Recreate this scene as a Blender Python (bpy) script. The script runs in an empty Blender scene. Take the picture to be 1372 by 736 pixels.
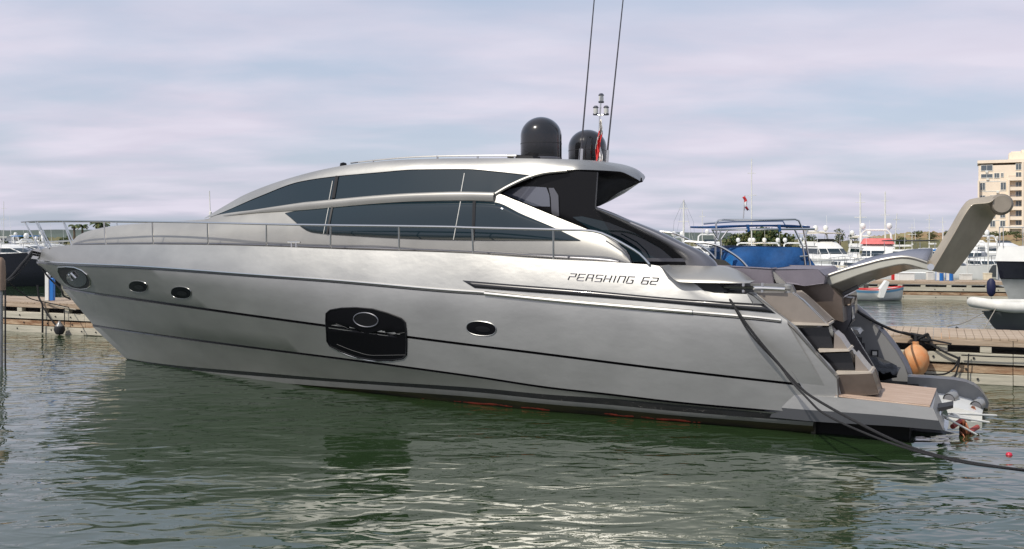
import bpy, math, random
from mathutils import Vector, Matrix
from mathutils.bvhtree import BVHTree
from mathutils.geometry import tessellate_polygon
random.seed(7)
scene = bpy.context.scene
COL = scene.collection
# ------------------------------------------------------------------ camera, sky, sun
F, EYE, HY, CX = 1300.0, 2.8, 318.0, 686.0
cam_d = bpy.data.cameras.new('camera'); cam = bpy.data.objects.new('camera', cam_d); COL.objects.link(cam)
cam.location = (0, 0, EYE); cam.rotation_euler = (math.radians(90), 0, 0)
cam_d.sensor_width = 36; cam_d.lens = F / 1372 * 36; cam_d.shift_y = -(368 - HY) / 1372
cam_d.clip_start = 0.1; cam_d.clip_end = 6000
scene.camera = cam

SUN = Vector((-.52, -.45, .80)).normalized()
sun_el = math.asin(SUN.z); sun_rot = math.atan2(SUN.x, SUN.y)
w = bpy.data.worlds.new('World'); scene.world = w; w.use_nodes = True
nt = w.node_tree; nt.nodes.clear()
def N(nt, t, **kw):
    n = nt.nodes.new(t)
    for k, v in kw.items():
        if k in n.inputs: n.inputs[k].default_value = v
        else: setattr(n, k, v)
    return n
wo = N(nt, 'ShaderNodeOutputWorld'); bg = N(nt, 'ShaderNodeBackground', Strength=0.12)
sky = N(nt, 'ShaderNodeTexSky', sky_type='NISHITA', sun_disc=False)
sky.sun_elevation = sun_el; sky.sun_rotation = sun_rot; sky.air_density = 1.0; sky.dust_density = 2.5; sky.ozone_density = 2.0
tc = N(nt, 'ShaderNodeTexCoord'); sep = N(nt, 'ShaderNodeSeparateXYZ'); nt.links.new(tc.outputs['Generated'], sep.inputs[0])
zz = N(nt, 'ShaderNodeMath', operation='MAXIMUM'); zz.inputs[1].default_value = 0.0; nt.links.new(sep.outputs['Z'], zz.inputs[0])
za = N(nt, 'ShaderNodeMath', operation='ADD'); za.inputs[1].default_value = 0.13; nt.links.new(zz.outputs[0], za.inputs[0])
dx = N(nt, 'ShaderNodeMath', operation='DIVIDE'); dy = N(nt, 'ShaderNodeMath', operation='DIVIDE')
nt.links.new(sep.outputs['X'], dx.inputs[0]); nt.links.new(za.outputs[0], dx.inputs[1])
nt.links.new(sep.outputs['Y'], dy.inputs[0]); nt.links.new(za.outputs[0], dy.inputs[1])
cv = N(nt, 'ShaderNodeCombineXYZ'); nt.links.new(dx.outputs[0], cv.inputs[0]); nt.links.new(dy.outputs[0], cv.inputs[1])
mp = N(nt, 'ShaderNodeMapping'); mp.inputs['Scale'].default_value = (1.0, 1.5, 1); mp.inputs['Location'].default_value = (3.3, 1.7, 0); mp.inputs['Rotation'].default_value = (0, 0, .12)
nt.links.new(cv.outputs[0], mp.inputs[0])
n1 = N(nt, 'ShaderNodeTexNoise', Scale=0.75, Detail=8.0, Roughness=.52, Distortion=.15); nt.links.new(mp.outputs[0], n1.inputs['Vector'])
r1 = N(nt, 'ShaderNodeValToRGB'); nt.links.new(n1.outputs['Fac'], r1.inputs[0])
r1.color_ramp.elements[0].position = .38; r1.color_ramp.elements[0].color = (.28, .28, .28, 1)
r1.color_ramp.elements[1].position = .60; r1.color_ramp.elements[1].color = (.95, .95, .95, 1)
# clouds thicken towards the horizon, clearer air higher up
n2 = N(nt, 'ShaderNodeTexNoise', Scale=1.5, Detail=5.0, Roughness=.5, Distortion=.4); nt.links.new(mp.outputs[0], n2.inputs['Vector'])
cc = N(nt, 'ShaderNodeMixRGB'); cc.inputs[1].default_value = (5.8, 5.5, 6.5, 1); cc.inputs[2].default_value = (6.5, 6.15, 7.1, 1)
r2 = N(nt, 'ShaderNodeValToRGB'); r2.color_ramp.elements[0].position = .38; r2.color_ramp.elements[1].position = .66
nt.links.new(n2.outputs['Fac'], r2.inputs[0]); nt.links.new(r2.outputs[0], cc.inputs[0])
tint = N(nt, 'ShaderNodeMixRGB', blend_type='MIX'); tint.inputs[0].default_value = .55; tint.inputs[2].default_value = (4.8, 5.9, 7.3, 1)
nt.links.new(sky.outputs[0], tint.inputs[1])
mx = N(nt, 'ShaderNodeMixRGB'); zr = N(nt, 'ShaderNodeMapRange'); zr.inputs['From Min'].default_value = .17; zr.inputs['From Max'].default_value = .27; zr.inputs['To Min'].default_value = 1; zr.inputs['To Max'].default_value = .5
nt.links.new(sep.outputs['Z'], zr.inputs['Value']); zm = N(nt, 'ShaderNodeMath', operation='MULTIPLY'); nt.links.new(r1.outputs[0], zm.inputs[0]); nt.links.new(zr.outputs[0], zm.inputs[1])
nt.links.new(zm.outputs[0], mx.inputs[0]); nt.links.new(tint.outputs[0], mx.inputs[1]); nt.links.new(cc.outputs[0], mx.inputs[2])
nt.links.new(mx.outputs[0], bg.inputs['Color']); nt.links.new(bg.outputs[0], wo.inputs[0])
sd = bpy.data.lights.new('sun', 'SUN'); sd.energy = 3.6; sd.angle = math.radians(.5); sd.color = (1, .94, .84)
so = bpy.data.objects.new('sun', sd); COL.objects.link(so); so.rotation_euler = SUN.to_track_quat('Z', 'Y').to_euler()
scene.view_settings.view_transform = 'Standard'; scene.view_settings.look = 'None'
scene.view_settings.exposure = 0.0; scene.view_settings.gamma = 1
scene.render.engine = 'CYCLES'
scene.cycles.use_denoising = True; scene.cycles.max_bounces = 8; scene.cycles.glossy_bounces = 4
scene.cycles.sample_clamp_indirect = .9; scene.cycles.blur_glossy = 0.2

# ------------------------------------------------------------------ materials
MATS = {}
def mat(name, color, rough=.5, metal=0, coat=0, var=0, vscale=3.0, bump=0, bscale=20, ior=1.45, stretch=(1, 1, 1), color2=None, spec=None, cr=.05, bdist=.02):
    if name in MATS: return MATS[name]
    m = bpy.data.materials.new(name); m.use_nodes = True; t = m.node_tree; b = t.nodes['Principled BSDF']
    b.inputs['Base Color'].default_value = (*color, 1); b.inputs['Roughness'].default_value = rough
    b.inputs['Metallic'].default_value = metal; b.inputs['Coat Weight'].default_value = coat; b.inputs['Coat Roughness'].default_value = cr
    b.inputs['IOR'].default_value = ior
    tc = N(t, 'ShaderNodeTexCoord'); mp = N(t, 'ShaderNodeMapping'); mp.inputs['Scale'].default_value = stretch
    t.links.new(tc.outputs['Object'], mp.inputs[0])
    if var or color2:
        n = N(t, 'ShaderNodeTexNoise', Scale=vscale, Detail=6.0, Roughness=.6); t.links.new(mp.outputs[0], n.inputs['Vector'])
        r = N(t, 'ShaderNodeValToRGB'); r.color_ramp.elements[0].position = .35; r.color_ramp.elements[1].position = .65
        c2 = color2 or tuple(min(1, c * (1 + var)) for c in color); c1 = color if color2 else tuple(c * (1 - var) for c in color)
        r.color_ramp.elements[0].color = (*c1, 1); r.color_ramp.elements[1].color = (*c2, 1)
        t.links.new(n.outputs['Fac'], r.inputs[0]); t.links.new(r.outputs[0], b.inputs['Base Color'])
        rr = N(t, 'ShaderNodeMapRange'); rr.inputs['To Min'].default_value = max(0, rough - .06); rr.inputs['To Max'].default_value = rough + .08
        t.links.new(n.outputs['Fac'], rr.inputs['Value']); t.links.new(rr.outputs[0], b.inputs['Roughness'])
    if bump:
        n = N(t, 'ShaderNodeTexNoise', Scale=bscale, Detail=4.0); t.links.new(mp.outputs[0], n.inputs['Vector'])
        bp = N(t, 'ShaderNodeBump', Strength=bump, Distance=bdist); t.links.new(n.outputs['Fac'], bp.inputs['Height']); t.links.new(bp.outputs[0], b.inputs['Normal'])
    MATS[name] = m; return m
SILVER = mat('silver_paint', (.365, .362, .348), .42, .75, .08, var=.09, vscale=.9, bump=.35, bscale=1.3, cr=.12, bdist=.035, stretch=(.7, 1, 1.3))
LIGHTSILVER = mat('light_silver_paint', (.36, .35, .325), .42, .6, .08, var=.05, vscale=1.5, cr=.12)
GUN = mat('gunmetal_paint', (.16, .16, .175), .3, .7, .4)
STRIPE = mat('black_stripe', (.015, .015, .017), .25, 0, .3)
GREYP = mat('grey_paint', (.22, .22, .215), .35, .3, .2, var=.08)
CHROME = mat('stainless_steel', (.62, .61, .59), .16, 1)
GLASS = mat('tinted_glass', (.009, .020, .027), .02, 0, 0, ior=1.56, bump=.08, bscale=.7)
DGLASS = mat('black_hull_glass', (.004, .004, .005), .08, 0, 0, ior=1.22)
BLACKG = mat('black_gloss', (.007, .007, .008), .25, 0, 0, ior=1.3)
BLACKM = mat('black_matt', (.018, .018, .02), .6)
FOUL = mat('antifouling', (.02, .02, .016), .55, var=.0, color2=(.055, .05, .02), vscale=2.2, stretch=(.4, 1, 3), bump=.4, bscale=12)
RED = mat('old_red_primer', (.35, .05, .02), .7, color2=(.18, .03, .015), vscale=8)
TEAK = mat('weathered_teak', (.36, .25, .18), .6, color2=(.50, .38, .30), vscale=3, stretch=(1, 9, 1), bump=.2, bscale=30)
BEIGE = mat('beige_gelcoat', (.25, .215, .185), .4, .25, .3, var=.08)
BROWN = mat('brown_metallic', (.13, .10, .08), .35, .5, .3, var=.12)
WHITE = mat('white_gelcoat', (.74, .74, .71), .3, 0, .3, var=.04)
WHITEM = mat('white_weathered', (.66, .65, .6), .55, var=.1)
CREAM = mat('cream_gelcoat', (.72, .64, .48), .4, var=.06)
NAVY = mat('navy_canvas', (.006, .06, .19), .75, var=.25, vscale=1.5, bump=.5, bscale=2.5, bdist=.12)
BLUE = mat('blue_canvas', (.01, .16, .45), .7, var=.2, vscale=2, bump=.4, bscale=4, bdist=.08)
PINK = mat('faded_red_canvas', (.62, .16, .15), .8, var=.15)
DARKHULL = mat('black_hull_paint', (.012, .013, .02), .25, 0, .5)
SLATE = mat('slate_hull_paint', (.10, .11, .12), .3, 0, .5)
RUBBER = mat('dark_rubber', (.02, .02, .022), .7)
ROPE = mat('black_rope', (.018, .018, .02), .9, bump=1, bscale=60, stretch=(1, 1, 1))
ROPEW = mat('pale_rope', (.35, .31, .25), .9, bump=1, bscale=60)
WOOD = mat('dock_wood', (.30, .22, .15), .8, color2=(.46, .37, .28), vscale=1.6, stretch=(.5, 6, 9), bump=.5, bscale=14)
WOODG = mat('grey_dock_beam', (.36, .34, .27), .8, color2=(.52, .48, .39), vscale=1.8, stretch=(.4, 5, 8), bump=.4, bscale=12)
WOODR = mat('rusty_dock_beam', (.20, .10, .05), .85, color2=(.44, .33, .22), vscale=2.2, stretch=(.9, 5, 4), bump=.5, bscale=14)
WOODD = mat('dark_dock_timber', (.05, .04, .032), .9, var=.4)
ORANGE = mat('orange_buoy', (.62, .22, .07), .55, color2=(.55, .33, .17), vscale=4, bump=.2, bscale=8)
TAN = mat('tan_pile_cap', (.30, .21, .15), .7, var=.2)
BLUEP = mat('blue_plastic', (.02, .16, .5), .4)
REDP = mat('red_paint', (.55, .03, .03), .5)
FLAGR = mat('flag_red', (.62, .04, .04), .8); FLAGW = mat('flag_white', (.75, .73, .7), .8)
LAMP = mat('lamp_glass', (.5, .5, .47), .2, 0, .5)
BUILD = mat('cream_render', (.80, .68, .54), .8, var=.04, vscale=.3)
BUILDW = mat('building_glass', (.09, .11, .13), .12, ior=1.6)
SOIL = mat('red_soil', (.28, .15, .08), .95, color2=(.36, .26, .16), vscale=.25)
LEAF1 = mat('leaf_dark', (.030, .055, .016), .7, color2=(.05, .085, .025), vscale=.8)
LEAF2 = mat('leaf_olive', (.09, .10, .03), .7, color2=(.12, .13, .04), vscale=.8)
BARK = mat('bark', (.12, .09, .06), .9)
LETTER = mat('dark_lettering', (.035, .035, .045), .3, .5)
GREYCOV = mat('grey_purple_vinyl', (.15, .135, .16), .55, var=.12)
BRONZE = mat('bronze_propeller', (.35, .14, .08), .45, .6, var=.3)

# ------------------------------------------------------------------ building helpers
def mono(xs, ys, x):
    n = len(xs)
    if n == 1: return ys[0]
    d = [(ys[i+1]-ys[i])/(xs[i+1]-xs[i]) for i in range(n-1)]
    m = [d[0]] + [0 if d[i-1]*d[i] <= 0 else 2*d[i-1]*d[i]/(d[i-1]+d[i]) for i in range(1, n-1)] + [d[-1]]
    if x <= xs[0]: return ys[0] + (x-xs[0])*d[0] if x < xs[0] else ys[0]
    if x >= xs[-1]: return ys[-1]
    i = max(k for k in range(n-1) if xs[k] <= x); h = xs[i+1]-xs[i]; t = (x-xs[i])/h
    return (2*t**3-3*t*t+1)*ys[i]+(t**3-2*t*t+t)*h*m[i]+(-2*t**3+3*t*t)*ys[i+1]+(t**3-t*t)*h*m[i+1]
def resample(pts, n, ease=1.0, smooth=True):
    """points (any dim) along arc length"""
    s = [0]
    for a, b in zip(pts, pts[1:]): s.append(s[-1] + max(1e-6, math.dist(a[:2], b[:2])))
    out = []
    for k in range(n):
        x = s[-1] * (k/(n-1))**ease
        if smooth: out.append(tuple(mono(s, [p[j] for p in pts], x) for j in range(len(pts[0]))))
        else:
            i = max(q for q in range(len(s)-1) if s[q] <= x+1e-9); t = (x-s[i])/(s[i+1]-s[i]); out.append(tuple(a+(b-a)*t for a, b in zip(pts[i], pts[i+1])))
    return out
class MB:
    two = False
    def __init__(s): s.v = []; s.f = []; s.m = []
    def add(s, vs, fs, mi=0):
        o = len(s.v); s.v += [tuple(v) for v in vs]; s.f += [tuple(i+o for i in f) for f in fs]; s.m += [mi]*len(fs); return s
    def grid(s, rows, mi=0, close=False, mis=None):
        n = len(rows[0]); vs = [p for r in rows for p in r]; 
        for j in range(len(rows)-1):
            pass
        o = len(s.v); s.v += [tuple(v) for v in vs]
        for j in range(len(rows)-1):
            for i in range(n-1 + (1 if close else 0)):
                a, b = j*n+i, j*n+(i+1) % n
                s.f.append((o+a, o+b, o+b+n, o+a+n)); s.m.append(mis[j] if mis else mi)
        return s
    def box(s, c, d, rz=0, mi=0):
        x, y, z = [q/2 for q in d]; R = Matrix.Rotation(rz, 3, 'Z'); c = Vector(c)
        vs = [c + R @ Vector((i*x, j*y, k*z)) for i in (-1, 1) for j in (-1, 1) for k in (-1, 1)]
        return s.add(vs, [(0,1,3,2),(4,6,7,5),(0,4,5,1),(2,3,7,6),(0,2,6,4),(1,5,7,3)], mi)
    def prism(s, pts, off, mi=0):
        """polygon of 3D points extruded by off"""
        n = len(pts); P = [Vector(p) for p in pts]; off = Vector(off)
        tris = tessellate_polygon([P]); vs = P + [p+off for p in P]
        fs = [tuple(t) for t in tris] + [tuple(i+n for i in reversed(t)) for t in tris] + [(i, (i+1) % n, (i+1) % n+n, i+n) for i in range(n)]
        return s.add(vs, fs, mi)
    def tube(s, path, r, k=8, mi=0, caps=True):
        P = [Vector(p) for p in path]; n = len(P); rs = r if isinstance(r, (list, tuple)) else [r]*n
        t0 = (P[1]-P[0]).normalized(); up = Vector((0, 0, 1)) if abs(t0.z) < .9 else Vector((1, 0, 0)); nrm = t0.cross(up).normalized()
        rows = []
        for i in range(n):
            t = (P[min(i+1, n-1)]-P[max(i-1, 0)]).normalized(); nrm = (nrm - t*nrm.dot(t)).normalized(); bn = t.cross(nrm)
            rows.append([P[i] + (nrm*math.cos(a)+bn*math.sin(a))*rs[i] for a in [2*math.pi*q/k for q in range(k)]])
        o = len(s.v); s.grid(rows, mi, close=True)
        if caps: s.f += [tuple(o+q for q in range(k)), tuple(o+(n-1)*k+q for q in reversed(range(k)))]; s.m += [mi, mi]
        return s
    def lathe(s, prof, c=(0, 0, 0), k=24, mi=0, axis=None):
        c = Vector(c); q = Vector((0, 0, 1)).rotation_difference(Vector(axis).normalized()) if axis else None
        rows = []
        for r, z in prof:
            row = [Vector((r*math.cos(a), r*math.sin(a), z)) for a in [2*math.pi*i/k for i in range(k)]]
            rows.append([c + (q @ p if q else p) for p in row])
        return s.grid(rows, mi, close=True)
    def pair(s): s.two = True; return s
    def mirror(s):
        n = len(s.v); s.v += [(x, -y, z) for x, y, z in s.v]; s.f += [tuple(i+n for i in reversed(f)) for f in s.f]; s.m += s.m; return s
    def build(s, name, mats, parent=None, smooth=True, bevel=0, solid=0, angle=35, label=None):
        if s.two:
            q = MB(); q.v = [(x, -y, z) for x, y, z in s.v]; q.f = [tuple(reversed(f)) for f in s.f]; q.m = list(s.m); q.build(name, mats, parent, smooth, bevel, solid, angle, label)
        me = bpy.data.meshes.new(name); me.from_pydata(s.v, [], s.f); me.validate()
        for m in (mats if isinstance(mats, (list, tuple)) else [mats]): me.materials.append(m)
        if len(me.polygons) == len(s.m): me.polygons.foreach_set('material_index', s.m)
        o = bpy.data.objects.new(name, me); COL.objects.link(o)
        if smooth:
            me.polygons.foreach_set('use_smooth', [True]*len(me.polygons)); me.set_sharp_from_angle(angle=math.radians(angle))
        if solid:
            md = o.modifiers.new('solid', 'SOLIDIFY'); md.thickness = solid; md.offset = 0
        if bevel:
            md = o.modifiers.new('bevel', 'BEVEL'); md.width = bevel; md.segments = 2; md.limit_method = 'ANGLE'
            md.harden_normals = smooth
        if parent: o.parent = parent
        if label: o['label'] = label
        me.update(); return o
def tag(o, label, cat, group=None, kind=None):
    if label: o['label'] = label
    if cat: o['category'] = cat
    if group: o['group'] = group
    if kind: o['kind'] = kind
    return o
def empty(name, loc, rz=0, label=None, cat=None, group=None):
    o = bpy.data.objects.new(name, None); COL.objects.link(o); o.location = loc; o.rotation_euler = (0, 0, rz); o.empty_display_size = .3
    return tag(o, label, cat, group)
def copy_tree(o, parent=None):
    c = o.copy(); COL.objects.link(c)
    if parent: c.parent = parent
    for ch in list(o.children): copy_tree(ch, c)
    return c
def Wp(px, py, Y): return Vector(((px-CX)/F*Y, Y, EYE-(py-HY)/F*Y))

# ------------------------------------------------------------------ the setting
def water_mat():
    m = bpy.data.materials.new('harbour_water'); m.use_nodes = True; t = m.node_tree; b = t.nodes['Principled BSDF']
    b.inputs['Base Color'].default_value = (.018, .036, .013, 1); b.inputs['Roughness'].default_value = .015; b.inputs['IOR'].default_value = 1.9
    tc = N(t, 'ShaderNodeTexCoord')
    def noise(sc, rot, stretch, det, dist=0.0):
        mp = N(t, 'ShaderNodeMapping'); mp.inputs['Scale'].default_value = stretch; mp.inputs['Rotation'].default_value = (0, 0, rot)
        t.links.new(tc.outputs['Object'], mp.inputs[0]); n = N(t, 'ShaderNodeTexNoise', Scale=sc, Detail=det, Distortion=dist, Roughness=.45); t.links.new(mp.outputs[0], n.inputs['Vector']); return n
    a = noise(.8, .25, (1, 1.7, 1), 1.0, .6); c = noise(2.1, -.15, (1, 1.9, 1), .8, 1.1); d = noise(11, .3, (1, 1.6, 1), 2.0)
    # ripples differ from patch to patch
    pm = noise(.12, 0, (1, 1, 1), 2.0); pr = N(t, 'ShaderNodeMapRange'); pr.inputs['From Min'].default_value = .35; pr.inputs['From Max'].default_value = .65; pr.inputs['To Min'].default_value = .5; pr.inputs['To Max'].default_value = 1.3
    t.links.new(pm.outputs['Fac'], pr.inputs['Value'])
    def mul(x, k):
        q = N(t, 'ShaderNodeMath', operation='MULTIPLY'); t.links.new(x, q.inputs[0])
        if isinstance(k, float): q.inputs[1].default_value = k
        else: t.links.new(k, q.inputs[1])
        return q.outputs[0]
    def add(x, y):
        q = N(t, 'ShaderNodeMath', operation='ADD'); t.links.new(x, q.inputs[0]); t.links.new(y, q.inputs[1]); return q.outputs[0]
    h = add(add(mul(a.outputs['Fac'], WAVE[0]), mul(mul(c.outputs['Fac'], WAVE[1]), pr.outputs[0])), mul(mul(d.outputs['Fac'], WAVE[2]), pr.outputs[0]))
    bp = N(t, 'ShaderNodeBump', Strength=1.0, Distance=1.0); t.links.new(h, bp.inputs['Height']); t.links.new(bp.outputs[0], b.inputs['Normal'])
    return m
WAVE = (.046, .017, .0007)
WATER = water_mat()
MB().add([(-2500, -60, 0), (2500, -60, 0), (2500, 4000, 0), (-2500, 4000, 0)], [(0, 1, 2, 3)]).build('water', WATER, smooth=False)['kind'] = 'structure'
MB().add([(-3000, -100, -4), (3000, -100, -4), (3000, 4500, -4), (-3000, 4500, -4)], [(0, 1, 2, 3)]).build('harbour_bed', SOIL, smooth=False)['kind'] = 'structure'

def terrain(name, prof, Y0, depth, material, z0=-.5, step=6, rough=.5, seed=1):
    """prof: (px, top_py) at distance Y0; a bank rising from the water to that top and running back"""
    rnd = random.Random(seed); mb = MB(); rows = []
    xs = [prof[0][0] + (prof[-1][0]-prof[0][0])*i/(90) for i in range(91)]
    P = [p[0] for p in prof]; Q = [p[1] for p in prof]
    for fr in (0, .12, .3, .55, 1.0, 1.0001):
        row = []
        for x in xs:
            top = Wp(x, mono(P, Q, x), Y0+depth*.3); k = min(1, fr/.3) if fr < .3 else 1
            Xc = (x-CX)/F*(Y0+depth*fr)
            z = z0 + (top.z-z0)*(k**.7) + (rnd.uniform(-rough, rough)*.5 if 0 < fr < 1.0001 else 0)
            row.append((Xc, Y0+depth*fr, z if fr <= 1 else z0))
        rows.append(row)
    mb.grid(rows); o = mb.build(name, material); o['kind'] = 'structure'; return o
GRASSB = mat('scrub_bank', (.09, .09, .035), .95, color2=(.16, .14, .06), vscale=.15, bump=.6, bscale=1)
terrain('far_shore', [(-500, 309), (0, 308.5), (60, 308), (170, 308.5), (300, 309), (500, 308), (800, 310), (980, 312)], 700, 300, mat('hazy_shore', (.07, .09, .075), .95, var=.2, vscale=.02), rough=.6, seed=2)
terrain('near_left_shore', [(-60, 319), (0, 318.5), (60, 319), (130, 318), (220, 319.5)], 230, 60, GRASSB, rough=.5, seed=5)
terrain('scrub_shore', [(880, 326), (960, 324), (1060, 322), (1130, 324), (1200, 323), (1260, 322)], 150, 60, GRASSB, rough=.5, seed=3)
terrain('red_bank', [(1165, 318), (1205, 313), (1225, 311), (1300, 312), (1340, 314), (1450, 312)], 210, 80, mat('bank_soil', (.30, .16, .09), .95, color2=(.24, .22, .10), vscale=.12, stretch=(.5, 1, 3), bump=.6, bscale=.8), rough=.7, seed=4)

# ------------------------------------------------------------------ trees and bushes
def leaf_cloud(mb, c, rad, n, size, rnd, flat=.8):
    for _ in range(n):
        while True:
            q = Vector((rnd.uniform(-1, 1), rnd.uniform(-1, 1), rnd.uniform(-1, 1)))
            if .35 < q.length < 1: break
        p = Vector(c) + Vector((q.x*rad[0], q.y*rad[1], q.z*rad[2])); s = size*rnd.uniform(.5, 1.3)
        a = Vector((rnd.gauss(0, 1), rnd.gauss(0, 1), rnd.gauss(0, 1))).normalized(); b = a.cross(Vector((rnd.gauss(0, 1), rnd.gauss(0, 1), rnd.gauss(0, 1)))).normalized()
        mb.add([p-a*s, p+b*s*.6, p+a*s, p-b*s*.6], [(0, 1, 2, 3)], rnd.randrange(2))
def tree(px, top, base, wpx, Y, label, mats=(LEAF1, LEAF2), name='tree', group='trees along the marina shore', seed=0, clumps=9, dens=70):
    rnd = random.Random(seed+int(px*7)); b = Wp(px, base, Y); t = Wp(px, top, Y); h = t.z-b.z; r = wpx/2*Y/F
    root = empty(name, b, 0, label, 'tree', group)
    tr = MB(); tr.tube([(0, 0, -1), (0.05*h, 0, h*.3), (0, 0, h*.6)], [h*.05, h*.04, h*.02], 7)
    for k in range(4):
        a = k*1.7+rnd.random(); tr.tube([(0, 0, h*.3), (math.cos(a)*r*.5, math.sin(a)*r*.5, h*.7)], [h*.025, h*.01], 5)
    tr.build('trunk', BARK, root)
    cr = MB()
    for k in range(clumps):
        a = rnd.uniform(0, 6.28); d = rnd.uniform(0, .72)*r; zz = h*rnd.uniform(.32, .84) if k else h*.78
        q = (1-abs(zz/h-.6)*.9); rr = r*rnd.uniform(.3, .5)
        leaf_cloud(cr, (math.cos(a)*d*q, math.sin(a)*d*q, zz), (rr, rr, min(rr, h*.2)), dens, min(r, h)*.09, rnd)
    cr.build('crown', list(mats), root, smooth=False); return root
tree(1014, 306, 346, 72, 118, 'broad dark tree seen under the blue canopy frame', seed=1, clumps=26, dens=90)
tree(983, 312, 345, 40, 119, 'small round tree left of the broad dark tree', seed=2)
tree(1052, 312, 345, 50, 119, 'low olive tree just right of the broad dark tree', (LEAF2, LEAF1), seed=3)
tree(1124, 305, 336, 24, 108, 'rounded dark tree behind the cream topped yacht', seed=4)
tree(1142, 312, 336, 18, 109, 'small tree between the two white motor yachts', seed=5)
tree(1084, 315, 338, 26, 108, 'olive bush left of the cream topped yacht', (LEAF2, LEAF1), seed=6)
tree(1206, 316, 338, 26, 108, 'olive bush right of the red canopy yacht', (LEAF2, LEAF1), seed=7)
for i, (px, tp, wp, lb) in enumerate([(1228, 309, 22, 'leftmost bush on top of the red bank'), (1250, 311, 20, 'second bush from the left on the red bank'),
        (1270, 308, 26, 'bush on the red bank just left of the raised gangway'), (1322, 310, 26, 'bush below the left corner of the apartment block'),
        (1340, 309, 24, 'bush at the foot of the apartment block'), (1362, 310, 30, 'rightmost bush below the apartment block')]):
    tree(px, tp, tp+11, wp, 222, lb, (LEAF2, LEAF1) if i % 2 else (LEAF1, LEAF2), name='bush', group='bushes on the red bank', seed=10+i, clumps=8, dens=50)
for i, (px, tp, bs, wp, lb) in enumerate([(11, 323, 335, 26, 'olive bush at the left edge on the far shore'), (33, 313, 326, 22, 'dark round tree on the left shore'),
        (88, 316, 329, 24, 'tree behind the bow rail'), (60, 318, 330, 20, 'green bush under the blue boat cover')]):
    tree(px, tp, bs, wp, 210, lb, seed=20+i, group='trees on the left shore')
def palm(px, top, base, Y, label, hw):
    b = Wp(px, base, Y); h = Wp(px, top, Y).z-b.z; root = empty('palm_tree', b, 0, label, 'palm tree', 'palm trees behind the foredeck'); rnd = random.Random(int(px))
    MB().tube([(0, 0, -1), (.1, 0, h*.5), (0, 0, h*.86)], [.3, .22, .2], 8).build('trunk', BARK, root)
    m = MB(); R = hw*Y/F
    for k in range(26):
        a = k*2.4; el = rnd.uniform(-.2, .9); pts = []
        for j in range(7):
            s = j/6; pts.append(Vector((math.cos(a)*R*s, math.sin(a)*R*s, h*.86 + R*(math.sin(el)*s - .55*s*s))))
        side = Vector((-math.sin(a), math.cos(a), 0))*R*.1
        for j in range(6):
            for sg in (-1, 1):
                m.add([pts[j], pts[j+1], pts[j+1]+side*sg+Vector((0, 0, -R*.12)), pts[j]+side*sg+Vector((0, 0, -R*.12))], [(0, 1, 2, 3)], k % 2)
    m.build('crown', [LEAF1, LEAF2], root, smooth=False)
palm(134, 294, 330, 190, 'bushy palm behind the silver foredeck', 13)
palm(99, 298, 330, 190, 'left of two thin palms behind the bow rail', 7)
palm(110, 298, 330, 195, 'right of two thin palms behind the bow rail', 8)

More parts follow.
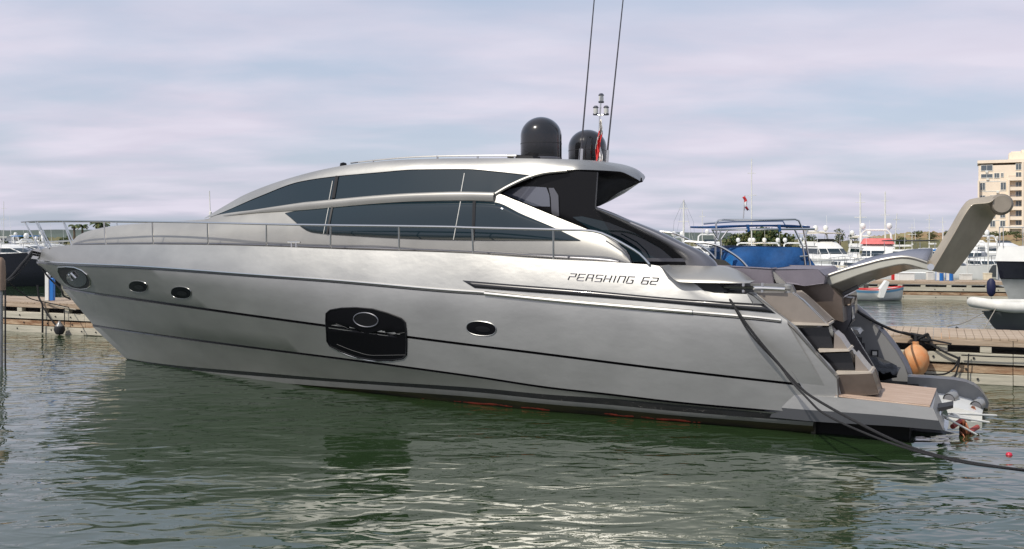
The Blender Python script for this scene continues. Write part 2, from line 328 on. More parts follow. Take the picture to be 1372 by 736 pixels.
# ------------------------------------------------------------------ apartment block
def apartment():
    Y = 330; k = Y/F; A = Wp(1311, 318, Y)
    root = empty('apartment_block', (A.x, Y, 0), -.447, 'cream apartment block with balconies at the right edge', 'building')
    def X(px): return (px-1311)*k
    def Z(py): return EYE-(py-HY)*k
    bd = MB(); bd.box(((X(1311)+X(1420))/2, 8, (Z(222)+Z(318))/2), (X(1420)-X(1311), 14, Z(222)-Z(318)))
    bd.build('wall', BUILD, root, smooth=False)
    r = MB(); r.box((X(1365), 8, Z(217)), (X(1420)-X(1309.5), 14.8, k*4)); r.box((X(1384), 9, Z(211)), (X(1420)-X(1348), 10, k*12)); r.box((X(1390), 9, Z(204)), (X(1420)-X(1366), 6, k*6)); r.box((X(1356.5), 9, Z(205)+.2), (k*11, 4, k*3))
    r.build('roof', BUILD, root, smooth=False)
    def win(x0, y0, x1, y1, d=0):
        f = MB(); cx, cz = (X(x0)+X(x1))/2, (Z(y0)+Z(y1))/2; ww, hh = X(x1)-X(x0), Z(y0)-Z(y1)
        for sx in (-1, 1): f.box((cx+sx*ww/2, .94-d, cz), (.14, .2, hh+.14))
        for sz in (-1, 1): f.box((cx, .94-d, cz+sz*hh/2), (ww-.14, .2, .14))
        f.box((cx, .95-d, cz), (.1, .14, hh-.14))
        fo = f.build('window', WHITEM, root, smooth=False); MB().box((cx, .99-d, cz), (ww-.14, .06, hh-.14)).build('pane', BUILDW, fo, smooth=False)
    win(1314, 221.5, 1328, 229); win(1314, 233.5, 1328, 238.5); win(1330, 232.5, 1336, 239); win(1338, 232.5, 1341, 238)
    for y in (245, 256+3): pass
    win(1313, 245, 1319, 255); win(1337.5, 245, 1344, 255)
    for y in (262, 273, 284, 288+8): 
        win(1313, y, 1319, y+8); win(1325, y, 1331, y+8); win(1337, y, 1343, y+8)
    for i, y in enumerate((221, 232, 245, 257, 270, 283, 296)):
        win(1355.5, y, 1362, y+8); win(1365.5, y, 1372.5, y+8); win(1377, y, 1384, y+8); win(1390, y, 1396, y+8)
    b = MB()
    for y in (242.5, 255.5, 268.5, 281.5, 294.5, 306):
        b = MB(); b.box(((X(1346)+X(1363))/2, .2, Z(y)), (X(1363)-X(1346), 2.2, .4)); b.box(((X(1346)+X(1363))/2, -.8, Z(y)+.55), (X(1363)-X(1346), .15, .9)); b.build('balcony', BUILD, root, smooth=False)
    for x, y in ((1321, 230.5), (1322, 240.5), (1334, 258), (1322, 271), (1333, 283)):
        MB().box((X(x), .8, Z(y)), (.8, .5, .6)).build('air_conditioner', WHITEM, root, smooth=False)
    for y in (243.5, 256.5, 269.5, 282.5, 295.5):
        MB().box((X(1328), .97, Z(y)), (X(1345)-X(1312), .08, .25)).build('string_course', WHITEM, root, smooth=False)
        for x in (1346.5, 1362.5): pass
        rl_ = MB(); rl_.tube([(X(1346.5), -.9, Z(y-1)+1.3), (X(1363), -.9, Z(y-1)+1.3)], .06, 5); rl_.build('balcony_rail', CHROME, root)
    b = MB(); b.box((X(1347), 0, (Z(242)+Z(312))/2), (.5, 2.6, Z(242)-Z(312))); b.box((X(1363.5), 0, (Z(219)+Z(312))/2), (.6, 2.7, Z(219)-Z(312))); b.box((X(1311), 0.2, (Z(242)+Z(312))/2), (.5, 2.6, Z(242)-Z(312))); b.build('pier', BUILD, root, smooth=False)
apartment()
# low warehouse-like villas on the left shore
def house(px, base, wpx, hpx, Y, label, m=BUILD):
    b = Wp(px, base, Y); ww = wpx*Y/F; hh = hpx*Y/F; root = empty('shore_house', b, 0, label, 'house')
    MB().box((0, 3, hh*.4), (ww, 6, hh*.8)).build('wall', m, root, smooth=False)
    MB().prism([(-ww*.56, -.5, hh*.8), (ww*.56, -.5, hh*.8), (ww*.56, 6.5, hh*.8), (-ww*.56, 6.5, hh*.8)], (0, 0, hh*.2)).build('roof', WHITEM, root, smooth=False)
    for k in (-.25, .25): MB().box((k*ww, -.02, hh*.4), (ww*.2, .08, hh*.3)).build('window', BUILDW, root, smooth=False)
house(5, 324, 10, 7, 225, 'white low house on the shore at the left edge', WHITE)
house(18, 321, 7, 6, 228, 'pale low house with flat roof on the left shore', BUILD)
house(984, 338, 34, 7, 148, 'long low cream building below the trees', CREAM)
house(958, 336, 12, 12, 146, 'small cream kiosk left of the blue covered boat', CREAM)
# ------------------------------------------------------------------ boats of the marina
def hull_mesh(Ln, Bm, fb, sheer=.35, flare=.25, top_mi=0, low_mi=1, split=.0):
    st = 16; rows = []
    prof = [(.0, -.35), (.72, -.12), (.88, .18), (.93, .45), (1.0, 1.0)]
    for yy, zf in prof:
        row = []
        for i in range(st+1):
            s = i/st; k = max(0, (s-.4)/.6); b = Bm/2*(1-k**2.3)*(.93+.07*min(1, s*3)); zt = fb*(1+sheer*s*s)
            rake = Ln*.13*(zf if zf > 0 else 0)*k**2
            wid = b*yy*(1-(1-yy)*.5*k); z = zt*zf if zf > 0 else zf*Bm*.25*(1-k*.5)
            row.append(((s-.5)*Ln+rake, wid, z))
        rows.append(row)
    m = MB(); o = len(m.v); m.grid(rows, mis=[1, 1, 0, 0]); m.mirror()
    # transom and deck
    tr = [r[0] for r in rows]; loop = tr + [(x, -y, z) for x, y, z in reversed(tr)]
    m.add(loop, [tuple(range(len(loop)))], 0)
    dk = rows[-1]; m.grid([[(x, y*.94, z-.06) for x, y, z in dk], [(x, 0, z-.02) for x, y, z in dk], [(x, -y*.94, z-.06) for x, y, z in dk]], 2)
    m.grid([dk, [(x, y*.94, z-.06) for x, y, z in dk]], 2); m.grid([[(x, -y, z) for x, y, z in dk], [(x, -y*.94, z-.06) for x, y, z in dk]], 2)
    return m
def cabin(x0, x1, w0, w1, z0, z1, rake_f, rake_a):
    m = MB(); rows = []
    for k, f in enumerate((0, .5, .9, 1.0)):
        w_ = w0+(w1-w0)*f - (.08 if f == 1 else 0); z = z0+(z1-z0)*f; xa = x0+rake_a*f; xb = x1-rake_f*f
        rows.append([(xa, w_, z), (xb-.3*w_, w_, z), (xb, w_*.5, z), (xb, -w_*.5, z), (xb-.3*w_, -w_, z), (xa, -w_, z)])
    m.grid(rows, close=True); m.add(rows[-1], [tuple(range(6))]); return m
def motor_boat(name, label, x, Y, head, Ln=10, Bm=3.2, fb=1.2, hull=(WHITE, WHITEM), fly=True, arch=True, domes=2, canopy=None, top=None, windows=True, cat='motor boat', group='motor boats in the marina', sheer=.35, ch=1.1, fh=.8, rail=True):
    root = empty(name, (x, Y, 0), head, label, cat, group)
    hull_mesh(Ln, Bm, fb, sheer).build('hull', [hull[0], hull[1], WHITE], root)
    MB().grid([[((s/12-.5)*Ln, 0, 0) for s in range(2)]]*2) if False else None
    z0 = fb*.98; z1 = z0+ch
    if canopy != 'only' and ch > 0:
        c = cabin(-Ln*.30, Ln*.27, Bm*.40, Bm*.34, z0, z1, Ln*.15, Ln*.02).build('cabin', WHITE, root, angle=25)
        if windows:
            # windscreen and side glass, proud of the cabin
            g = MB(); f0, f1 = .42, .82
            def ring(f, e):
                w_ = Bm*.40+(Bm*.34-Bm*.40)*f+e; z = z0+(z1-z0)*f; xb = Ln*.27-Ln*.15*f+e
                return [(-Ln*.22, w_, z), (xb-.3*w_, w_, z), (xb, w_*.5, z), (xb, -w_*.5, z), (xb-.3*w_, -w_, z), (-Ln*.22, -w_, z)]
            A, B = ring(f0, .02), ring(f1, .02)
            for i in range(5):
                p0, p1 = Vector(A[i]), Vector(A[i+1]); q0, q1 = Vector(B[i]), Vector(B[i+1]); e = .04
                g.add([p0.lerp(p1, e), p0.lerp(p1, 1-e), q0.lerp(q1, 1-e), q0.lerp(q1, e)], [(0, 1, 2, 3)])
            g.build('window', GLASS, root, smooth=False, solid=.02)
    zt = z1
    if fly:
        cabin(-Ln*.30, Ln*.10, Bm*.36, Bm*.32, z1+.003, z1+fh*.6, Ln*.08, 0).build('flybridge', WHITE, root, angle=25); zt = z1+fh*.6
        MB().prism([(Ln*.0, -Bm*.25, zt), (Ln*.02, -Bm*.25, zt), (Ln*-.01, -Bm*.25, zt+fh*.35), (Ln*-.02, -Bm*.25, zt+fh*.35)], (0, Bm*.5, 0)).build('windshield', GLASS, root, smooth=False)
    if arch:
        a = MB(); h = fh*1.3; xa = -Ln*.16
        a.tube([(xa-.3, Bm*.36, zt-.2), (xa-.5, Bm*.33, zt+h*.7), (xa-.5, Bm*.24, zt+h), (xa-.5, -Bm*.24, zt+h), (xa-.5, -Bm*.33, zt+h*.7), (xa-.3, -Bm*.36, zt-.2)], .09, 6); a.build('radar_arch', WHITE, root)
        for k in range(domes):
            yy = Bm*.3*(1-2*k/max(1, domes-1)) if domes > 1 else 0
            MB().lathe([(.001, .5), (.14, .47), (.22, .36), (.24, .2), (.18, .04), (.06, 0), (.06, -.12)], (xa-.5, yy, zt+h+.1), 12).build('radar_dome', WHITE, root)
    if canopy:
        m = {'pink': PINK, 'cream': CREAM, 'blue': BLUE, 'black': BLACKM, 'only': NAVY}[canopy]; zc = zt+fh*(.95 if canopy != 'pink' else .25)
        if canopy == 'pink': cabin(-Ln*.16, Ln*.085, Bm*.37, Bm*.30, zt-.12, zt+.34, Ln*.05, .1).build('canopy', m, root)
        else: MB().grid([[(xx, yy, zc+.12*math.cos(yy/Bm*2.4)) for yy in [Bm*.4*j/4 for j in range(-4, 5)]] for xx in (-Ln*.3, -Ln*.1, Ln*.06)]).build('canopy', m, root, solid=.05)
        p = MB()
        if canopy != 'pink':
            for xx in (-Ln*.28, Ln*.03):
                for s in (-1, 1): MB().tube([(xx, s*Bm*.36, zt-.4), (xx, s*Bm*.38, zc)], .025, 5).build('canopy_post', CHROME, root)
    if rail:
        r = MB(); P = []
        for i in range(9):
            s = .55+.45*i/8; k = max(0, (s-.4)/.6); b = Bm/2*(1-k**2.3)*.92; P.append(((s-.5)*Ln+Ln*.13*k*k*.9, b, fb*(1+sheer*s*s)+.55))
        r.tube(P + [(x_, -y_, z_) for x_, y_, z_ in reversed(P)], .02, 5)
        for x_, y_, z_ in P[::2]:
            for s in (-1, 1): r.tube([(x_, s*y_, z_), (x_-.03, s*y_, z_-.58)], .016, 5)
        r.build('bow_rail', CHROME, root)
    MB().tube([(-Ln*.1, Bm*.2, zt), (-Ln*.12, Bm*.2, zt+2.4)], .012, 5).build('antenna', WHITE, root)
    return root
def sail_boat(px, top, Y, label, mast_w=.07, Ln=9, head=1.4, furled=False, rake=0, hullm=WHITE, rig=False):
    x = (px-CX)/F*Y; root = empty('sailing_boat', (x, Y, 0), head, label, 'sailing boat', 'sailing boats behind the marina')
    hull_mesh(Ln, 2.6, .95).build('hull', [hullm, WHITEM, WHITE], root)
    cabin(-Ln*.2, Ln*.2, .85, .7, .93, 1.35, .6, .1).build('cabin', WHITE, root)
    zt = EYE-(top-HY)/F*Y; rk = rake*(zt)
    MB().tube([(0, 0, 1), (-rk, 0, zt)], [mast_w, mast_w*.7], 8).build('mast', WHITEM, root)
    s = MB()
    for a, f in ((.5, .62), (.4, .85)): s.tube([(-rk*f, -a, 1+(zt-1)*f), (-rk*f, a, 1+(zt-1)*f)], .03, 5)
    s.build('spreader', WHITEM, root)
    MB().tube([(0, 0, 1.9), (-Ln*.38, 0, 1.95)], [.12, .1], 8).build('boom', NAVY if furled else WHITEM, root)
    if not rig: return root
    st = MB(); st.tube([(Ln*.55, 0, 1.3), (-rk, 0, zt)], .012, 4); st.tube([(-Ln*.48, 0, 1.1), (-rk, 0, zt)], .012, 4)
    for q in (-1, 1): st.tube([(0, q*1.2, 1), (-rk*.62, q*.9, 1+(zt-1)*.62), (-rk, 0, zt)], .012, 4)
    st.build('rigging', CHROME, root)
H90 = -math.pi/2   # bow towards the camera
def bx(px, Y): return (px-CX)/F*Y
# right side, behind the passerelle
motor_boat('motor_yacht', 'white motor yacht with cream hard top and three white domes, bow on', bx(1106, 88), 88, H90+.12, 10, 3.3, .85, domes=3, canopy='cream', ch=1.15, fh=.7, sheer=.15)
motor_boat('motor_yacht', 'white motor yacht with faded red canopy on its flybridge', bx(1176, 80), 80, H90-.30, 10, 3.5, .85, domes=2, canopy='pink', ch=1.05, fh=.8, sheer=.15)
motor_boat('motor_yacht', 'small white yacht half hidden between the two bow-on yachts', bx(1144, 104), 100, H90, 9, 3, .9, domes=2, canopy='cream', ch=.9, fh=.6)
motor_boat('motor_boat', 'dark topped motor boat behind the raised gangway joint', bx(1238, 72), 72, H90+.7, 9, 3, 1.1, hull=(WHITE, WHITEM), fly=False, arch=False, canopy='black', ch=.8, fh=.6)
motor_boat('motor_boat', 'white cruiser right of the raised gangway foot', bx(1300, 78), 78, H90-.6, 8, 2.7, 1.0, fly=False, arch=True, domes=1, ch=.7, fh=.6)
motor_boat('motor_boat', 'small white launch beside the blue striped bollards', bx(1196, 56), 56, math.pi+.1, 4.6, 1.9, .75, fly=False, arch=False, ch=.0, fh=.4, rail=False)
motor_boat('motor_boat', 'open white launch under the gangway slope', bx(1160, 62), 62, H90+.2, 6, 2.2, .8, fly=False, arch=False, ch=.45, fh=.4)
motor_boat('motor_boat', 'white cabin boat moored far right of the red bank', bx(1345, 92), 92, H90+.3, 10, 3.1, 1.2, fly=True, arch=True, domes=1, ch=.8, fh=.5)
motor_boat('motor_boat', 'white boat behind the steel hoop rail left of the blue cover', bx(932, 95), 95, H90+.9, 9, 2.8, 1.1, fly=False, arch=True, domes=2, ch=.8, fh=.7)
motor_boat('motor_boat', 'white motor boat right of the tall ketch mast', bx(952, 110), 110, H90, 9, 3, 1.2, fly=True, arch=True, domes=1, ch=.8, fh=.6)
for i, (px, lb) in enumerate([(1000, 'leftmost white yacht seen over the blue cover'), (1022, 'white yacht seen over the middle of the blue cover'), (1044, 'white yacht over the right part of the blue cover'), (1066, 'white yacht right of the blue canopy posts')]):
    motor_boat('motor_yacht', lb, bx(px, 108), 108, H90+(-.2, .1, .25, -.1)[i], 8, 2.8, .75, domes=2, ch=.6, fh=.42, canopy=(None, 'cream', None, None)[i])
sail_boat(916, 268, 90, 'two spar sailing boat with leaning boom, nearest the dark fin', .10, 11, 1.2, rake=0, rig=True)
sail_boat(941, 282, 120, 'sailing boat with short thin mast left of the blue canopy', .05)
sail_boat(1007, 213, 100, 'sailing boat with the tallest mast, above the blue canopy', .07, 12)
sail_boat(1153, 258, 85, 'sailing boat whose mast rises left of the red canopy yacht', .09, 10, 1.3, rake=-.05)
sail_boat(1186, 257, 110, 'sailing boat whose pale mast rises over the red canopy', .10, 10)
sail_boat(1198, 286, 100, 'sailing boat with leaning mast right of the red canopy', .05, 8, -1.4+math.pi, rake=.10)
sail_boat(1245, 287, 130, 'sailing boat with thin grey mast behind the gangway joint', .06)
sail_boat(1263, 291, 130, 'sailing boat with thin grey mast nearest the raised arm', .06)
sail_boat(990, 300, 140, 'distant sailing boat with faint short mast over the canopy', .04)
sail_boat(5, 270, 160, 'sailing boat with faint mast at the left edge', .05)
# left side, beyond the bow
motor_boat('motor_yacht', 'black hulled yacht with white deck just beyond the dock, bow to the right', bx(2, 56), 56, .10, 9.0, 3.0, 1.75, hull=(DARKHULL, DARKHULL), fly=False, arch=False, ch=.55, fh=.4, sheer=.22)
motor_boat('motor_yacht', 'large pale grey bowed yacht behind the black hulled one', bx(28, 78), 78, .15, 9, 3.1, 1.7, hull=(GREYP, WHITE), fly=False, arch=False, ch=.5, fh=.4, sheer=.25)
motor_boat('motor_boat', 'small white cruiser with radar arch behind the bow rail', bx(80, 98), 98, .5, 7, 2.6, 1.1, fly=True, arch=True, domes=1, ch=.7, fh=.6)
motor_boat('motor_boat', 'low white boat with blue canopy behind the pulpit', bx(48, 110), 110, .3, 8, 2.8, 1.1, fly=False, arch=False, canopy='blue', ch=.9, fh=.9)
motor_boat('motor_boat', 'white launch at the left edge on the far pontoon', bx(6, 100), 100, .2, 8, 2.8, 1.2, fly=False, arch=True, domes=1, ch=.8, fh=.5)
for i, (px, lb, Y) in enumerate([(-14, 'partly cropped white yacht at the left picture edge', 74), (24, 'small white runabout left of the pulpit', 120), (66, 'tiny white boat under the bow rail corner', 128), (95, 'tiny white boat right of the radar arch cruiser', 130)]):
    motor_boat('motor_boat', lb, bx(px, Y), Y, .4*i, 7, 2.5, 1.0, fly=False, arch=i % 2 == 0, domes=1, ch=.7, fh=.5)

motor_boat('motor_boat', 'small grey launch left of the white storage box', bx(1098, 60), 60, H90+.5, 5.0, 2.0, .7, hull=(GREYP, WHITEM), fly=False, arch=False, ch=.45, fh=.4)
motor_boat('motor_boat', 'low cream launch under the gangway bend', bx(1130, 66), 66, H90-.3, 5.5, 2.1, .75, hull=(CREAM, WHITEM), fly=False, arch=False, ch=.5, fh=.4)
motor_boat('motor_boat', 'blue covered launch behind the raised gangway arm', bx(1268, 64), 64, H90+.35, 6, 2.2, .8, fly=False, arch=False, canopy='blue', ch=.4, fh=.7)
motor_boat('motor_boat', 'dark grey launch left of the right edge yacht', bx(1318, 66), 66, H90-.2, 5.5, 2.2, .8, hull=(SLATE, WHITEM), fly=False, arch=False, ch=.5, fh=.4)
for i, (px, Y, tp, lb) in enumerate([(1284, 95, 330, 'short mast behind the raised gangway arm'), (1300, 100, 322, 'thin mast between the gangway arm and the right yacht'), (1222, 120, 300, 'faint mast right of the red canopy yacht'), (1326, 110, 318, 'thin mast left of the right edge yacht')]):
    sail_boat(px, tp, Y, 'sailing boat with '+lb, .04, 7, 1.2)
for px, Y, lb, hd in ((14, 88, 'white cruiser just above the black hulled yacht', .25), (58, 86, 'white cruiser left of the foredeck, seen through the pulpit', -.2), (38, 134, 'tiny white boat beneath the far shore line', .1)):
    motor_boat('motor_boat', lb, bx(px, Y), Y, hd, 7.5, 2.6, 1.15, fly=px != 58, arch=True, domes=1, ch=.8, fh=.5)
def big_right_yacht():
    Y = 34; root = empty('moored_yacht', (Wp(1334, 318, Y).x, Y, 0), math.pi, 'white yacht with dark blue rub band at the right picture edge', 'motor yacht', 'motor boats in the marina')
    # bow points left; stations from bow x=0 (local) backwards along +x (root is turned half round)
    def sec(s, yy, z): return (-s, yy, z)
    rows = []
    k = Y/F
    for zz, yf, st in ((EYE-92*k, .35, .55), (EYE-70*k, .62, .32), (EYE-56*k, .8, .18), (EYE-55*k, .86, .15), (EYE-33*k, .95, .02), (EYE-32*k, 1.0, -.03), (EYE-12*k, 1.0, 0.1)):
        row = []
        for i in range(15):
            s = i/14; x = st + 9*s; row.append((-x, 1.9*yf*(1-(1-min(1, s*1.8))**2.2), zz))
        rows.append(row)
    m = MB(); m.grid(rows, mis=[2, 2, 1, 1, 1, 0]); m.mirror()
    top = rows[-1]; m.grid([top, [(x, -y, z) for x, y, z in top]], 0)
    m.build('hull', [WHITE, DARKHULL, mat('pale_grey_hull', (.42, .43, .42), .4, 0, .3, var=.1)], root)
    cabin(-8.5, -1.6, 1.4, 1.1, EYE-12*k-.02, EYE+.55, 1.8, .3).build('cabin', WHITE, root, angle=25)
    g = MB(); g.prism([(-2.4, 1.34, EYE-.1), (-8, 1.34, EYE-.1), (-8, 1.24, EYE+.3), (-3.0, 1.24, EYE+.3)], (0, -.03, 0)); g.mirror(); g.build('window', GLASS, root, smooth=False)
    MB().lathe([(.001, .2), (.1, .17), (.13, .08), (.1, 0), (.02, -.1)], (-1.9, 0, EYE+.35), 10).build('search_light', WHITE, root)
    r = MB(); P = [(-.2-1.2*i, 1.7*(1-(1-min(1, (.02+i*.13)*1.8))**2.2), EYE+.35) for i in range(6)]
    r.tube(P, .02, 6); r.tube([(x, -y, z) for x, y, z in P], .02, 6); r.tube([P[0], (P[0][0], -P[0][1], P[0][2])], .02, 6)
    for x, y, z in P:
        for s in (-1, 1): r.tube([(x, s*y, z), (x, s*y, z-.7)], .015, 6)
    r.build('bow_rail', CHROME, root)
    tag(MB().lathe([(.001, .62), (.06, .6), (.13, .5), (.15, .3), (.13, .1), (.06, 0), (.001, -.02)], Wp(1328, 397, Y-.6), 12).build('fender', mat('navy_fender', (.01, .012, .05), .6)), 'dark navy fender hanging at the bow of the right edge yacht', 'fender')
big_right_yacht()
def dinghy():
    Y = 28.6; root = empty('tender', (Wp(1306, 318, Y).x, Y, 0), 0, 'white inflatable tender with dark hull in front of the right edge yacht', 'dinghy')
    L_ = 3.6; k = Y/F; m = MB(); zt = .78
    # inflatable collar: a bow-rounded U of tube, bow to the left
    path = []
    for i in range(25):
        a = math.pi*(i/24); 
        path.append((.75-.72*math.sin(a)**.8*1.0 if True else 0, -.75*math.cos(a), zt+.10*math.sin(a)))
    path = [(L_, -.75, zt)] + path + [(L_, .75, zt)]
    MB().tube(path, [.13]+[.155]*(len(path)-2)+[.13], 12).build('collar', WHITEM, root)
    rows = []
    for zz, yf, st in ((-.15, .1, .9), (.15, .6, .55), (.62, 1, .2)):
        rows.append([(st+(L_-st)*i/10, .8*yf*(1-(1-min(1, i/10*2))**2), zz) for i in range(11)])
    h = MB(); h.grid(rows); h.mirror(); h.build('hull', SLATE, root)
    MB().box((L_*.55, 0, .7), (L_*.8, 1.2, .04)).build('floor', GREYP, root)
    MB().box((1.9, -.0, .98), (.5, .5, .55)).build('console', WHITE, root, bevel=.06)
    MB().box((2.7, 0, .9), (.35, 1.2, .3)).build('seat', WHITEM, root, bevel=.05)
dinghy()
def rowboat():
    Y = 43; root = empty('rowing_boat', (Wp(1166, 318, Y).x, Y, 0), .12, 'small rowing boat striped red, white and blue near the gangway', 'rowing boat')
    L_ = 2.9; rows = []
    for zf, yf in ((-.1, .3), (.12, .75), (.36, .9), (.362, .92), (.45, .97), (.475, .99), (.52, 1.0)):
        rows.append([((i/12-.5)*L_*(1+.08*zf), .55*yf*math.sin(math.pi*min(1, max(.02, (i/12)*.86+.14 if i < 12 else .98)))**.6, zf+.12*((i/6-1)**2)) for i in range(13)])
    h = MB(); h.grid(rows, mis=[0, 0, 1, 1, 0, 2]); h.mirror(); h.build('hull', [WHITE, mat('pale_blue_paint', (.16, .38, .58), .5), REDP], root, solid=.03)
    for x in (-.5, .4): MB().box((x, 0, .38), (.22, .95, .04)).build('bench', WOOD, root)
    tag(MB().prism([Wp(1180, 387, 42.3), Wp(1188, 376, 42.3), Wp(1192, 378, 42.3), Wp(1184, 399, 42.3), Wp(1179, 399, 42.3)], (.0, .3, 0)).build('boarding_plank', WHITE, smooth=False), 'white slatted plank leaning at the end of the far dock', 'plank')
rowboat()

def blue_boat():
    Y = 30.0; k = Y/F; c = Wp(1026, 318, Y); root = empty('canopy_boat', (c.x, Y, 0), 0, 'boat under a dark blue cover with steel canopy frame', 'motor boat', 'motor boats in the marina')
    def P(px, py, dy): return Vector(((px-1026)*k*(1+dy/Y), dy, EYE-(py-HY)*k*(1+dy/Y)))
    # hull hidden low behind the silver yacht
    hull_mesh(7.5, 2.6, 1.05).build('hull', [WHITE, WHITEM, WHITE], root).rotation_euler = (0, 0, H90)
    root.children[0].location = (0, 1.5, 0)
    # tented cover: front sheet, top, ends, with sagging rows
    top = [(970, 338), (978, 333), (1000, 331), (1040, 331.5), (1068, 332), (1076, 334)]; bot = [(960, 361), (975, 361), (1000, 362), (1040, 362), (1074, 362), (1092, 362)]
    T, Bt = resample(top, 25), resample(bot, 25); rows = []
    for j in range(8):
        f = j/7; row = []
        for a, b in zip(T, Bt):
            p = P(a[0]+(b[0]-a[0])*f, a[1]+(b[1]-a[1])*f, 0); p.y += -.25*math.sin(f*1.9)-.05+.05*math.sin(p.x*5+f*3); row.append(p)
        rows.append(row)
    back = [[p+Vector((0, 2.2, .02)) for p in rows[0]], [p+Vector((0, 2.6, -.9)) for p in rows[0]]]
    MB().grid([back[1], back[0]]+rows).build('cover', NAVY, root, solid=.02)
    # lighter blue side skirts
    for pts in ([(960, 362), (962, 354), (972, 343), (979, 341), (975, 362)], [(1056, 362), (1059, 357), (1064, 356), (1070, 361), (1070, 362)]):
        MB().prism([P(x, y, -.42) for x, y in pts], (0, .06, 0)).build('cover_skirt', BLUE, root)
    # hard canopy slab and frame
    MB().grid([[P(x, y, d) for x, y in resample([(948, 304.5), (953, 305), (1000, 303), (1050, 302.5), (1083, 304.5)], 14)] for d in (-.2, 0, 1.0, 2.0, 2.2)]).build('canopy', NAVY, root, solid=.06)
    def ft_(pts, r, k, nm='canopy_frame'): MB().tube(pts, r, k).build(nm, CHROME, root)
    ft_([P(950, 308, -.3), P(1000, 307.5, -.3), P(1088, 307, -.3)], .035, 8)
    ft_([P(957, 318, -.3), P(956, 299, -.3), P(959, 295.5, -.3), P(966, 294.5, -.3), P(1020, 295, -.3), P(1062, 294, -.3), P(1067, 296, -.3), P(1072, 308, -.3)], .03, 8)
    ft_([P(962, 300, 1.8), P(1000, 297, 1.8), P(1068, 296, 1.8), P(1075, 308, 1.8)], .03, 8)
    for a, b in (((951, 308), (958, 320)), ((972, 308), (962, 322)), ((963, 306), (958, 322)), ((955, 318), (955, 345)), ((962, 320), (963, 348)),
                 ((1061, 307), (1072, 330)), ((1072, 330), (1076, 360)), ((1073, 308), (1080, 345)), ((1078, 308), (1074, 322)), ((1068, 344), (1080, 343)), ((1080, 345), (1083, 360))):
        ft_([P(*a, -.3), P(*b, -.3)], .028, 6, 'canopy_post')
    for x in (998, 1040):
        MB().prism([P(x-1.5, 301, -.34), P(x+2, 301, -.34), P(x+3, 309.5, -.34), P(x, 311, -.34)], (0, .1, 0)).build('strap', NAVY, root)
    MB().tube([P(1007, 213+80, 1.0), P(1009, 262, 1.0)], .02, 6).build('flag_staff', CHROME, root)
    f = MB(); rows = []
    for j in range(9):
        t = j/8; a = (1007.5+t*5+math.sin(t*7)*1.2, 263+t*18); rows.append([P(a[0]-2.2+1.0*t, a[1]+1.6, .98), P(a[0], a[1], .9), P(a[0]+2.2, a[1]+1.2, 1.03)])
    f.grid(rows, mis=[0, 0, 0, 1, 1, 1, 0, 0])
    o = f.build('flag', [FLAGR, FLAGW], solid=.01); o.location = (c.x, Y, 0); tag(o, 'small red and white flag drooping above the blue canopy boat', 'flag', 'red and white flags')
blue_boat()

# ------------------------------------------------------------------ the timber docks
def dock(P0, P1, width, top, label, seams, name='timber_dock', full=True):
    d = Vector((P1[0]-P0[0], P1[1]-P0[1], 0)); L_ = d.length; a = math.atan2(d.y, d.x)
    root = empty(name, (P0[0], P0[1], 0), a, label, 'dock', 'timber docks')
    rnd = random.Random(3); m = MB(); n = int(L_/.145)
    for i in range(n):
        m.box((L_*(i+.5)/n, width/2, top-.02+rnd.uniform(-.004, .004)), (L_/n-.008, width+rnd.uniform(-.02, .02), .04))
    m.build('decking', WOOD, root, smooth=False)
    seg = 3.2; k = int(L_/seg)
    def beam(nm, z0, z1, yo, th, mt, gap=.01):
        m = MB()
        for i in range(k):
            xx = (i+.5)*L_/k; m.box((xx, yo+th/2+rnd.uniform(-.006, .006), (z0+z1)/2+rnd.uniform(-.008, .008)), (L_/k-gap, th, z1-z0))
        m.build(nm, mt, root, smooth=False, bevel=.008)
    s = top/.85
    beam('edge_beam', .705*s, top-.045, -.03, .1, WOOD)
    beam('fascia_board', .385*s, .575*s, -.02, .09, WOODG); beam('rusty_board', .205*s, .345*s, .02, .08, WOODR); beam('fascia_board', .0, .19*s, -.03, .09, WOODG)
    m = MB(); m.box((L_/2, width/2, .3*s), (L_, width-.35, .58*s)); m.build('float', WOODD, root, smooth=False)
    i = .5
    while i < L_:
        MB().box((i, .06, .64*s), (.2, .14, .118*s)).build('block', WOODG, root, smooth=False, bevel=.01); i += rnd.uniform(.75, 1.3)
    b = MB()
    i = .3
    while i < L_:
        for z, y in ((.48*s, -.03), (.1*s, -.04), (.27*s, .01)):
            b.lathe([(.022, 0), (.022, .012), (.001, .016)], (i+rnd.uniform(-.3, .3), y, z), 8, axis=(0, -1, 0))
        i += rnd.uniform(.9, 1.6)
    b.build('bolt', BLACKM, root)
    return root
d0 = Vector((-13.25, 28.2)); d1 = Vector((9.2, 18.35)); dd = (d1-d0).normalized()
A0 = d0-dd*9; A1 = d1+dd*7
DOCK = dock(A0, A1, 2.0, .88, 'long weathered timber dock running behind the silver yacht', 5)
dock((Wp(1168, 0, 44).x, 44.4), (Wp(1352, 0, 43).x, 43.0), 2.2, .80, 'far timber dock behind the gangway with blue bollards on it', 5)
dock((Wp(-120, 0, 62).x, 62), (Wp(330, 0, 50).x, 50), 2.0, .6, 'pale far dock beyond the bow under the black hull', 5)
